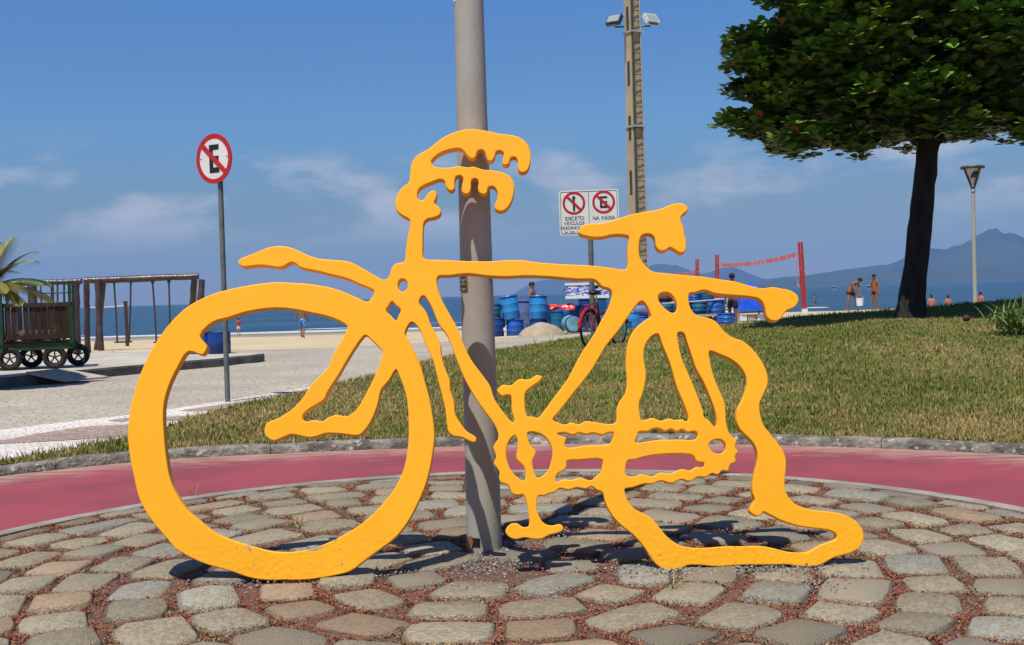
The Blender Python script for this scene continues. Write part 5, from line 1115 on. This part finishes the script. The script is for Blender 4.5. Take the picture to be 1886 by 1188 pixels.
# man walking along the water
Yp = 55.0; p = at(558, 623, Yp)
person((p.x, Yp, gz(p.x, Yp)), 1.72, R(170), 'bare-chested man in blue patterned board shorts walking on the wet sand', {'knl': (.10, -.14, .50), 'anl': (.09, -.05, .10), 'tol': (.1, -.22, .04), 'knr': (-.09, .02, .5), 'anr': (-.09, .20, .12), 'tor': (-.1, .06, .03), 'ell': (.25, .06, 1.12), 'wrl': (.27, .05, .88), 'pal': (.27, .04, .81), 'hem': .95}, 'skin', 'shortsblue')
Yp = 70.0; p = at(440, 620, Yp)
person((p.x, Yp, gz(p.x, Yp)), 1.05, R(200), 'small child in a red top at the edge of the water', {'anl': (.12, .1, .1), 'tol': (.12, -.05, .04)}, 'skinlight', 'white' if False else 'bucket', 'redshirt')
Yp = 42.0; p = at(981, 560, Yp)
person((p.x, Yp, gz(p.x, Yp)), at(981, 520, Yp).z - gz(p.x, Yp), R(70), 'bare-chested man with short dark hair standing behind the blue drums', {}, 'skin', 'navy')
Yp = 33.0; p = at(1350, 596, 30.6)
person((at(1350, 590, 30.8).x, 30.8, .13), at(1348, 504, 30.8).z - .13, R(150), 'man in navy shorts standing beside the low blue tub and the tarpaulin', {'knl': (.13, -.1, .5), 'anl': (.16, .12, .1), 'tol': (.18, -.02, .03)}, 'skin', 'navy')
# boy bending over a bucket, boy standing beside him
Yp = 48.0; p = at(1572, 580, Yp); s_ = F0 / Yp; zf = gz(p.x, Yp)
bo = person((p.x, Yp, zf), 1.62, R(20), 'boy in dark shorts bending forward over a white bucket', {'pelvis': (-.06, .12, .86), 'spine': (-.03, .04, 1.03), 'chest': (.04, -.08, 1.16), 'neck': (.12, -.17, 1.22), 'jaw': (.16, -.23, 1.23), 'head': (.18, -.26, 1.29), 'crown': (.19, -.28, 1.37), 'shr': (-.10, -.10, 1.18), 'shl': (.19, -.08, 1.17), 'elr': (-.06, -.2, .92), 'wrr': (.06, -.27, .70), 'par': (.08, -.28, .63), 'ell': (.20, -.2, .93), 'wrl': (.16, -.26, .72), 'pal': (.14, -.27, .65), 'hipr': (-.16, .1, .80), 'hipl': (.05, .1, .80), 'knr': (-.22, 0, .45), 'anr': (-.27, .06, .08), 'tor': (-.28, -.1, .03), 'knl': (.16, -.02, .45), 'anl': (.17, .05, .08), 'tol': (.19, -.1, .03), 'face': (.3, -.6, -.7), 'hem': .5}, 'skin', 'darkcloth')
bk = empty('bucket', bo.matrix_basis @ V3((.10, -.29, .22)), 0, 'white plastic bucket held by the bending boy', 'bucket')
MB().lathe([(.125, .0), (.15, .28), (.158, .285), (.158, .31), (.142, .31), (.118, .02)], 20).build('pail', M['bucket'], bk, smooth=True)
MB().torus(.15, .006, 16, 6, Matrix.Translation((0, 0, .29)) @ Matrix.Rotation(R(90), 4, 'X'), 0, pi).build('handle', M['steel'], bk)
p = at(1612, 576, Yp)
person((p.x, Yp, gz(p.x, Yp)), at(1612, 505, Yp).z - gz(p.x, Yp), R(-60), 'thin bare-chested boy standing and looking down towards the bucket', {'jaw': (0, -.04, 1.52), 'head': (0, -.05, 1.585), 'crown': (0, -.05, 1.66), 'face': (0, -1, -.4), 'hem': .4}, 'skin', 'navy')
# bathers in the sea
for i, (px, pyt, Yq, lab) in enumerate(((1715, 543, 70, 'bather standing waist deep in the sea nearest the tree trunk'), (1746, 544, 71, 'bather standing waist deep in the sea between the tree and the park lamp'), (1806, 538, 73, 'bather in the sea just right of the park lamp post'))):
    p = at(px, pyt, Yq); g = min(-1.0, float(zsand(p.x, Yq))); person((p.x, Yq, g - .1), p.z - g + .1, R((170, 190, 120)[i]), lab, {}, 'skinlight', 'navy', None, 'bathers in the sea')
# paddler
Yq = 118.0; p = at(1502, 567, Yq)
pdl = person((p.x, Yq, -.93), 1.25, R(60), 'person on a white paddle board out on the water', {}, 'skinlight', 'darkcloth')
o = MB().lathe([(.05, -1.45), (.28, -1.0), (.38, 0), (.30, .9), (.06, 1.45)], 14, Matrix.Rotation(R(90), 4, 'Y') @ Matrix.Diagonal((.16, 1, 1, 1))).build('paddle_board', M['white'], None, smooth=True); o.location = (p.x, Yq, -.97); tag(o, 'long white paddle board floating under the paddler', 'board')
# far boats
for px, py, Yq, lab, L in ((1537, 533, 620, 'tiny white motor boat far out on the bay left of the two boys', 4.2), (1602, 530, 560, 'tiny white boat with a dark cabin seen between the two boys', 4.6)):
    p = at(px, py, Yq); bt = empty('motor_boat', (p.x, Yq, -1), R(15), lab, 'boat')
    hull = [(-.5, -.5), (.3, -.5), (.7, 0), (.3, .5), (-.5, .5)]; vs = [(x * L * .7, y * L * .35, -.1) for x, y in hull] + [(x * L * .8, y * L * .45, .75) for x, y in hull]
    MB().add(vs, [(i, (i + 1) % 5, 5 + (i + 1) % 5, 5 + i) for i in range(5)] + [(4, 3, 2, 1, 0), (5, 6, 7, 8, 9)]).build('hull', M['bucket'], bt)
    MB().box((-.1, 0, 1.2), (L * .35, L * .28, .9)).build('cabin', M['darksteel'], bt); MB().box((-.1, 0, 1.75), (L * .45, L * .34, .14)).build('cabin_roof', M['bucket'], bt)

# ================================================================== LEFT: CART, LOG FRAMES, SWINGS, BINS, PLANK
cpos = on_z(12, 681, SZ); ct = empty('wooden_cart', (cpos.x, cpos.y, SZ), R(16), label='dark slatted wooden cart with green metal frame and rubber wheels on the terrace', cat='cart')
CL, CW, PZ = 2.15, .80, .42
def wheel(par, c, r_, spoke=True):
    w_ = empty('wheel', c); w_.parent = par; Mr = Matrix.Rotation(R(90), 4, 'X')
    MB().torus(r_ * .78, r_ * .23, 28, 10, Mr @ Matrix.Diagonal((1, 1, 1.15, 1))).build('tyre', M['rubber'], w_, smooth=True)
    MB().torus(r_ * .55, r_ * .06, 24, 6, Mr).build('rim', M['hub'], w_, smooth=True)
    for i in range(5):
        a = 2 * pi * i / 5 + .3; MB().tube([(0, 0, 0), (r_ * .55 * cos(a), 0, r_ * .55 * sin(a))], r_ * .07, 6).build('spoke', M['hub'], w_)
    MB().lathe([(r_ * .15, -.04), (r_ * .15, .04)], 10, Mr).build('hub', M['darksteel'], w_)
for x_, y_ in ((-.85, -.34), (-.6, .34), (.10, -.36), (.36, .36), (.80, -.34), (1.12, .40)): wheel(ct, (x_, y_, .195), .195)
for x_ in (-.72, .23, .95): MB().tube([(x_, -.36, .195), (x_, .36, .195)], .022, 8).build('axle', M['darksteel'], ct)
for y_ in (-.36, .36): MB().box((0, y_, PZ - .04), (CL + .1, .06, .11)).build('chassis_beam', M['greenmetal'], ct)
for i in range(5): MB().box((0, -.32 + i * .16, PZ + .032), (CL, .15, .03)).build('floor_plank', M['wood'], ct)
for x_ in (-CL / 2, 0, CL / 2):
    for y_ in (-CW / 2 - (.045 if x_ == 0 else 0), CW / 2 + (.045 if x_ == 0 else 0)): MB().box((x_, y_, PZ + (.53 if y_ < 0 else .52) * 1), (.05, .05, 1.05 if y_ < 0 else 1.08)).build('corner_post', M['greenmetal'], ct)
for y_ in (-CW / 2, CW / 2):
    nS = 21
    for i in range(nS):
        x_ = -CL / 2 + .06 + (CL - .12) * (i + .5) / nS
        if i in (3, 8, 13) and y_ < 0: continue
        MB().box((x_, y_ + random.uniform(-.006, .006), PZ + .36), (.075 + random.uniform(-.014, .012), .02, .60 + random.uniform(-.02, .02)), Matrix.Rotation(random.uniform(-.02, .02), 3, 'Y')).build('slat', M['wood'], ct)
    for z_ in (PZ + .12, PZ + .66): MB().box((0, y_ - .022 * (1 if y_ < 0 else -1), z_), (CL, .024, .07)).build('rail', M['wood'], ct)
for x_ in (-CL / 2, CL / 2):
    for i in range(5): MB().box((x_, -.28 + i * .14, PZ + .36), (.02, .09, .60)).build('slat', M['wood'], ct)
    MB().box((x_ + .02, 0, PZ + .66), (.024, CW, .06)).build('rail', M['wood'], ct)
for z_ in (PZ + .86, PZ + 1.05): MB().tube([(.35, CW / 2, z_), (CL / 2, CW / 2, z_)], .014, 6).build('pipe_rail', M['greenmetal'], ct)
for x_ in (.35, .55, .75, .93): MB().tube([(x_, CW / 2, PZ + .6), (x_, CW / 2, PZ + 1.05)], .013, 6).build('pipe_upright', M['greenmetal'], ct)
for i, (x_, y_) in enumerate(((.1, -.1), (.32, .1), (.55, -.1), (.75, .12))):
    o = MB().ellip((0, 0, 0), (.13 + .03 * (i % 2), .12, .1), 12, 8).tube([(0, 0, .08), (.03, .02, .15)], .03, 6).build('stuffed_bag', M['brownbag'], None, smooth=True); q = Matrix.Rotation(R(16), 3, 'Z') @ V3((x_, y_, PZ + .14)); o.location = cpos + V3((q.x, q.y, q.z)); o.location.z = SZ + PZ + .145
    tag(o, ('dark stuffed bag at the outer end of the wooden cart floor', 'dark stuffed bag against the far side slats of the wooden cart', 'dark stuffed bag by the near side slats in the middle of the cart', 'dark stuffed bag on the cart floor nearest the swing set')[i], 'bag', 'bags in the wooden cart')

def log(mb, p, q, r_, n=10):
    p, q = V3(p), V3(q); k_ = 9; pts = []; rs = []
    for i in range(k_ + 1):
        u = i / k_; pts.append(p.lerp(q, u) + V3((random.uniform(-.012, .012), random.uniform(-.012, .012), random.uniform(-.008, .008)))); rs.append(r_ * random.uniform(.9, 1.1))
    return mb.tube(pts, rs, n)
Yf = 27.0
def fpt(px, py, Yq=Yf): return at(px, py, Yq)
f0 = fpt(138, 640); fg = gz(f0.x, Yf)
lf = empty('log_frame', (f0.x, Yf, fg), 0, 'varnished log playground frame with bars standing behind the wooden cart', 'playground frame')
def rel(p, b): return p - V3(b.location)
tz = fpt(138, 519).z
for i, px in enumerate((139, 60, -40)): log(MB(), rel(V3((fpt(px, 600).x, Yf, fg - .2)), lf), rel(V3((fpt(px + 1, 520).x, Yf, tz)), lf), .085).build('post', M['log'], lf, smooth=True)
log(MB(), rel(fpt(150, 518), lf), rel(fpt(-60, 524), lf), .065).build('beam', M['log'], lf, smooth=True)
log(MB(), rel(V3((fpt(130, 600).x, Yf + 1.0, fg - .2)), lf), rel(V3((fpt(130, 519).x, Yf + 1.0, tz)), lf), .07).build('post', M['log'], lf, smooth=True)
MB().tube([rel(fpt(150, 520), lf), rel(at(160, 521, 34), lf)], .012, 5).build('tie_wire', M['darksteel'], lf)
for i, px in enumerate((95, 106, 118)): MB().tube([rel(fpt(px, 522), lf), rel(fpt(px, 556), lf)], .022, 6).build('climbing_bar', M['log'], lf)

Ys = 36.0; s0 = at(184, 646, Ys); sg = gz(s0.x, Ys)
sw = empty('swing_set', (s0.x, Ys, sg), 0, 'dark log swing set with hanging swings on the sand', 'swing set')
log(MB(), rel(at(156, 517, Ys), sw), rel(at(366, 509, Ys), sw), .10, 12).build('top_beam', M['log'], sw, smooth=True)
for px0, px1, dy in ((186, 180, -.55), (178, 190, .6), (362, 372, -.55), (348, 358, .6)):
    b = at(px0, 640, Ys + dy); t = at(px1, 516, Ys + dy * .15); log(MB(), rel(V3((b.x, Ys + dy, gz(b.x, Ys) - .15)), sw), rel(t, sw), .095, 10).build('post', M['log'], sw, smooth=True)
MB().tube([rel(V3((at(158, 560, Ys).x, Ys, sg - .1)), sw), rel(at(157, 519, Ys), sw)], .04, 8).build('thin_post', M['log'], sw, smooth=True)
def swing(pxa, pxb, bxa, bxb, pyb, label):
    a = at(pxa, 520, Ys); b = at(pxb, 519, Ys); c = at(bxa, pyb, Ys - .1); d = at(bxb, pyb, Ys - .1)
    e = empty('swing', c, 0, label, 'swing', 'swings on the log frame')
    for p, q in ((a, c), (b, d)):
        MB().tube([p - c, p.lerp(q, .5) - c + V3((.01, 0, 0)), q - c], .028, 6).build('chain', M['log'], e); MB().lathe([(.05, -.03), (.05, .05)], 8, Matrix.Translation(p - c)).build('hanger', M['darksteel'], e)
    MB().box(((d.x - c.x) / 2, 0, -.02), (d.x - c.x + .12, .2, .04)).build('seat', M['rubber'], e)
swing(210, 241, 216, 238, 629, 'left swing seat hanging on two dark chains from the log beam'); swing(281, 311, 288, 313, 629, 'right swing hanging from the log beam and half hidden by the yellow wheel')
p = at(235, 640, 44); o = MB().tube([(0, 0, -.3), (-.02, 0, at(234, 557, 44).z - gz(p.x, 44))], .07, 8).lathe([(.085, -.02), (.085, .05)], 8, Matrix.Translation((-.02, 0, at(234, 557, 44).z - gz(p.x, 44)))).build('wooden_post', M['log'], None, smooth=True); o.location = (p.x, 44, gz(p.x, 44)); tag(o, 'lone dark wooden post on the sand beyond the swings', 'post')
# second net line behind the swings
q0, q1 = at(234, 562, 44), at(160, 566, 50)
tape('volleyball_net', q0, q1, .04, .03, M['white'], 'thin white net line running from the lone wooden post')

for px, Yq, lab in ((368, 24.4, 'cut-down blue drum bin on the terrace beside the yellow wheel'), (404, 24.2, 'dark blue drum bin on the terrace behind the no-parking post')):
    p = at(px, 650, Yq); s_ = F0 / Yq; r_ = 21 / s_; h_ = 40 / s_
    e = empty('drum_bin', (p.x, Yq, SZ), 0, lab, 'bin', 'blue drum bins on the terrace')
    MB().lathe([(r_ * .93, 0), (r_, .02), (r_, h_ * .45), (r_ * 1.03, h_ * .5), (r_, h_ * .55), (r_, h_), (r_ * .94, h_), (r_ * .92, .05)], 24).build('body', M['blue'] if px < 390 else M['darkblue'], e, smooth=True)
    MB().torus(r_ * .99, .012, 24, 6, Matrix.Translation((0, 0, h_))).build('rim', M['darkblue'], e, smooth=True)
# plank ramp against the terrace kerb
c4 = [on_z(47, 690, SZ + .02), on_z(112, 683, SZ + .02), on_z(200, 698, .0), on_z(118, 705, .0)]
pk = empty('plank_ramp', c4[3], 0, 'weathered wooden board ramp leaning on the terrace kerb', 'ramp')
for i in range(3):
    u0, u1 = i / 3 + .006, (i + 1) / 3 - .006
    a, b, c, d = c4[0].lerp(c4[1], u0), c4[0].lerp(c4[1], u1), c4[3].lerp(c4[2], u1), c4[3].lerp(c4[2], u0)
    vs = [v - c4[3] for v in (a, b, c, d)]; vs = [v + V3((0, 0, .012)) for v in vs] + [v + V3((0, 0, .042)) for v in vs]
    MB().add(vs, [(0, 3, 2, 1), (4, 5, 6, 7), (0, 1, 5, 4), (1, 2, 6, 5), (2, 3, 7, 6), (3, 0, 4, 7)]).build('plank', M['plank'], pk)

# ================================================================== TREE
Yr = 19.6; tb_ = at(1677, 569, Yr)
tree = empty('almond_tree', (tb_.x, Yr, tb_.z - .02), 0, 'leaning broadleaf tree with dark trunk and wide glossy crown on the lawn', 'tree')
base = V3(tree.location)
path = [(1677, 572), (1683, 530), (1690, 470), (1697, 400), (1702, 340), (1708, 280), (1714, 235), (1722, 190), (1730, 140), (1735, 80)]
rw = [26, 23, 21.5, 20.5, 19.5, 19, 18, 13, 10, 7]; s_ = s_t = F0 / Yr
pts = [at(px, py, Yr) - base for px, py in path]; pts = [V3((1.0 * (pts[0].x), 0, -.25))] + pts; rs = [.30] + [r_ / s_ for r_ in rw]
pts2, rs2 = [], []
for i in range(len(pts) - 1):
    for j in range(3):
        u = j / 3; pts2.append(pts[i].lerp(pts[i + 1], u) + V3((random.uniform(-.012, .012), random.uniform(-.012, .012), 0))); rs2.append((rs[i] + (rs[i + 1] - rs[i]) * u) * random.uniform(.95, 1.06))
MB().tube(pts2, rs2, 14).build('trunk', M['bark'], tree, smooth=True)
RZ = np.array([[3.05, 2.2], [3.27, 2.85], [3.5, 3.2], [3.77, 3.6], [4.0, 3.35], [4.25, 3.1], [4.5, 3.35], [4.85, 3.55], [5.2, 3.35], [5.5, 2.95], [5.8, 2.65], [6.3, 2.3], [6.8, 1.7], [7.3, .8]])
cxw = at(1712, 240, Yr).x
# limbs
for i in range(13):
    a = 2 * pi * i / 13 + random.uniform(-.2, .2); z1 = random.uniform(3.7, 5.6); rr = np.interp(z1, RZ[:, 0], RZ[:, 1]) * .8
    st = pts[6].lerp(pts[9], random.random()); en = V3((cxw - base.x + rr * cos(a), rr * sin(a) * .68 + .7, z1 - base.z)); md_ = st.lerp(en, .5) + V3((0, 0, .15))
    MB().tube([st, st.lerp(md_, .5) + V3((0, 0, .1)), md_, en], [.075, .06, .045, .015], 7).build('limb', M['bark'], tree, smooth=True)
LUMPS = []
for px, py, rp in ((1362, 112, 34), (1352, 226, 28), (1392, 68, 40), (1418, 128, 48), (1372, 160, 26), (1400, 238, 42), (1448, 262, 38), (1512, 268, 36), (1580, 270, 38), (1636, 250, 32), (1485, 42, 52), (1440, 4, 40), (1470, 190, 48), (1545, 215, 46), (1762, 246, 26), (1828, 226, 36), (1888, 258, 30), (1700, 210, 40)):
    p = at(px, py, Yr); LUMPS.append((p.x - cxw, random.uniform(-.6, .9), p.z, rp / s_t))
while len(LUMPS) < 140:
    z_ = random.uniform(3.55, 6.9); rm_ = np.interp(z_, RZ[:, 0], RZ[:, 1]) - .35; a = random.uniform(0, 2 * pi); r_ = rm_ * random.random() ** .45
    c_ = (r_ * cos(a), r_ * sin(a) * .68 + .7, z_, random.uniform(.30, .52))
    if any((c_[0] - q[0]) ** 2 + (c_[1] - q[1]) ** 2 + 2.2 * (c_[2] - q[2]) ** 2 < .11 for q in LUMPS): continue
    LUMPS.append(c_)
Cs = []
for lx, ly, lz, lr in LUMPS:
    n = int(62 * (lr / .42) ** 2)
    for _ in range(n):
        while True:
            d = V3((random.gauss(0, 1), random.gauss(0, 1), random.gauss(0, 1))).normalized()
            if d.z > -.45 or random.random() < .35: break
        q = lr * random.random() ** .22 * (1.15 if random.random() < .1 else 1)
        Cs.append((cxw + lx + d.x * q * 1.15, Yr + ly + d.y * q * 1.1, lz + d.z * q * .72, 0, 1))
for _ in range(1500):      # inner foliage between the clumps
    z_ = random.uniform(3.6, 6.6); r_ = (np.interp(z_, RZ[:, 0], RZ[:, 1]) - .5) * random.random() ** .5; a = random.uniform(0, 2 * pi)
    Cs.append((cxw + r_ * cos(a), Yr + r_ * sin(a) * .68 + .7, z_, 0, 1))
Cs = np.array(Cs); nl = 8
outline = np.array([[0, 0], [.12, .18], [.31, .48], [.38, .76], [.22, .98], [-.22, .98], [-.38, .76], [-.31, .48], [-.12, .18]]); nv = len(outline) + 1
LV, LC, LF = [], [], []
cnt = 0
tri = [(0, 1, 9), (1, 2, 9), (2, 3, 9), (3, 4, 9), (4, 5, 9), (5, 6, 9), (6, 7, 9), (7, 8, 9), (8, 0, 9)]
for cx, cy, cz, a, u in Cs:
    tone = random.uniform(.65, 1.3)
    for q in range(nl):
        th = 2 * pi * q / nl + random.uniform(-.4, .4); el = random.uniform(-.15, .75); L = random.uniform(.11, .195)
        d = V3((cos(th) * cos(el), sin(th) * cos(el), sin(el))); sd = V3((-sin(th), cos(th), 0)) + V3((0, 0, random.uniform(-.45, .45))); sd = (sd - d * sd.dot(d)).normalized(); nr = d.cross(sd)
        o_ = V3((cx, cy, cz)) - base
        for w_, l_ in outline: LV.append(o_ + d * (.02 + l_ * L) + sd * (w_ * L) + nr * (.10 * L * abs(w_) * 4 * .5 - .08 * L * l_ * l_))
        LV.append(o_ + d * (.02 + .6 * L))
        g = random.uniform(.75, 1.25) * tone; col = (.085 * g, .155 * g, .02 * g)
        rr = random.random()
        if rr < .035: col = (.16 * g, .15 * g, .02)
        elif rr < .045: col = (.22, .06, .02)
        LC += [col] * nv; LF += [tuple(cnt + i for i in t) for t in tri]; cnt += nv
cr = mesh_np('crown', np.array(LV), np.array(LF), M['leaf'], tree, smooth=False, col=np.array(LC)); cr['kind'] = 'stuff'

# ================================================================== PALM AND SHRUB, SMALL THINGS
def strap_leaf(LV, LC, LF, p, d0, L, w, droop, col, n=6, up=V3((0, 0, 1))):
    c0 = len(LV); d = V3(d0).normalized(); sd = d.cross(up).normalized(); q = V3(p)
    for i in range(n + 1):
        t = i / n; ww = w * (1 - t ** 2.2) * (.55 + .45 * min(1, t * 4)) + .0008
        LV += [q - sd * ww, q + sd * ww]; LC += [col, col]
        d = (d + V3((0, 0, -droop / n))).normalized(); q = q + d * (L / n)
    for i in range(n): a = c0 + 2 * i; LF.append((a, a + 1, a + 3, a + 2))
Yp_ = 17.6; pp = on_z(-22, 715, SZ); pp = V3((at(-18, 600, Yp_).x, Yp_, SZ))
palm = empty('palm', pp, 0, 'young palm with yellow-green fronds beside the wooden cart', 'palm')
cr0 = at(-18, 540, Yp_).z - SZ
MB().tube([(0, 0, 0), (.01, 0, cr0 * .5), (0, 0, cr0)], [.10, .085, .07], 12).build('trunk', M['bark'], palm, smooth=True)
for k_ in range(28):
    LV, LC, LF = [], [], []
    a = 2 * pi * k_ / 28 + random.uniform(-.15, .15); el = random.uniform(.4, 1.4); L = random.uniform(.8, 1.05)
    if k_ in (0, 1, 16): el = (1.05, .75, .45)[k_ % 3]
    d = V3((cos(a) * cos(el), sin(a) * cos(el), sin(el))); q = V3((0, 0, cr0)); rach = [q.copy()]; n = 22
    yl = random.random()
    for i in range(n):
        d = (d + V3((0, 0, -1.25 / n))).normalized(); q = q + d * L / n; rach.append(q.copy())
        if i > 2:
            side = d.cross(V3((0, 0, 1))).normalized(); ll = .38 * sin(pi * (i / n * .8 + .18)) + .06
            for s_ in (-1, 1):
                g = random.uniform(.8, 1.25); col = (.24 * g, .23 * g, .04 * g) if yl > .3 else (.085 * g, .125 * g, .03 * g)
                strap_leaf(LV, LC, LF, q, d * .75 + side * s_ * .8 + V3((0, 0, .15)), ll, .017, .7, col, 4)
    fr = mesh_np('frond', np.array(LV), np.array(LF), M['palm'], palm, col=np.array(LC)); MB().tube(rach, [.012 * (1 - i / len(rach)) + .003 for i in range(len(rach))], 5).build('rachis', M['weed'], fr, smooth=True)
Ysx = 16.4; ps_ = at(1876, 608, Ysx)
shb = empty('strap_leaf_shrub', ps_, 0, 'clump of bright green strap-leaved plants at the right end of the lawn', 'plant')
LV, LC, LF = [], [], []
for i in range(520):
    x_, y_ = random.gauss(.08, .2), random.gauss(0, .18); a = random.uniform(0, 2 * pi); el = random.uniform(.7, 1.4); g = random.uniform(.6, 1.3); L = random.uniform(.22, .52)
    strap_leaf(LV, LC, LF, (max(x_, -.3), y_, random.uniform(-.02, .12)), (cos(a) * cos(el), sin(a) * cos(el), sin(el)), L, random.uniform(.007, .013), random.uniform(.6, 2.0), (.115 * g, .185 * g, .03 * g) if random.random() < .9 else (.28, .2, .08), 6)
fo = mesh_np('leaves', np.array(LV), np.array(LF), M['shrub'], shb, col=np.array(LC)); fo['kind'] = 'stuff'
for x_, y_, h in ((.05, 0, .50), (.12, .1, .56), (-.04, .05, .42)): MB().tube([(x_, y_, 0), (x_ + .02, y_, h)], [.012, .006], 6).build('flower_stalk', M['weed'], shb)
Ya = 18.0; pc_ = at(1780, 586, Ya)
o = MB().ellip((0, 0, 0), (.062, .05, .05), 14, 9).tube([(.055, 0, .01), (.08, 0, .02)], [.02, .008], 6).build('coconut', M['coconut'], None, smooth=True); o.location = pc_; tag(o, 'small dark brown fallen coconut on the grass near the tree', 'coconut')
# dry weeds sprouting between cobbles
for px, py, h, nb_, lab in ((357, 918, .10, 5, 'thin dry weed at the rim of the cobbles inside the yellow front wheel'), (552, 975, .10, 9, 'pale tuft of dry grass between cobbles inside the yellow front wheel'), (1238, 1092, .12, 10, 'pale dry grass tuft below the drooping rear wheel'), (1016, 930, .07, 5, 'small dark weed between the pedal and the rear wheel'), (980, 622, 0, 0, '')):
    if not nb_: continue
    p = on_z(px, py, .015); LV, LC, LF = [], [], []
    for i in range(nb_):
        a = random.uniform(0, 2 * pi); el = random.uniform(.8, 1.45); strap_leaf(LV, LC, LF, (random.uniform(-.008, .008), random.uniform(-.008, .008), 0), (cos(a) * cos(el), sin(a) * cos(el), sin(el)), h * random.uniform(.5, 1.1), .0022, random.uniform(.3, 1.2), (.40, .36, .16), 5)
    o = mesh_np('dry_weed', np.array(LV), np.array(LF), M['weed'], None, col=np.array(LC)); o.location = p; tag(o, lab, 'weed')
# tall weeds at the lawn edge in front of the sand heap
for px, py, lab in ((985, 637, 'thin tall weed at the lawn edge in front of the sand heap'), (1016, 632, 'thin branched weed at the lawn edge near the bicycle')):
    p = on_z(px, py, .18); LV, LC, LF = [], [], []
    for i in range(6): a = random.uniform(0, 2 * pi); strap_leaf(LV, LC, LF, (0, 0, 0), (cos(a) * .35, sin(a) * .35, 1), random.uniform(.15, .30), .004, .3, (.2, .2, .07), 5)
    o = mesh_np('tall_weed', np.array(LV), np.array(LF), M['weed'], None, col=np.array(LC)); o.location = p; tag(o, lab, 'weed')

# ================================================================== HAZE
hz_ = MB().box((0, 7500, 259), (34000, 17000, 526)).build('haze'); hz_['kind'] = 'stuff'; tag(hz_, 'thin bluish sea haze over the whole bay', 'haze')
hm = bpy.data.materials.new('haze'); hm.use_nodes = True; hn = hm.node_tree.nodes; hn.clear()
ho = hn.new('ShaderNodeOutputMaterial'); hv = hn.new('ShaderNodeVolumePrincipled'); hv.inputs['Color'].default_value = (0.28, 0.50, 0.98, 1); hv.inputs['Density'].default_value = 7.5e-5; hv.inputs['Anisotropy'].default_value = 0.0
hm.node_tree.links.new(hv.outputs[0], ho.inputs['Volume']); hz_.data.materials.append(hm)
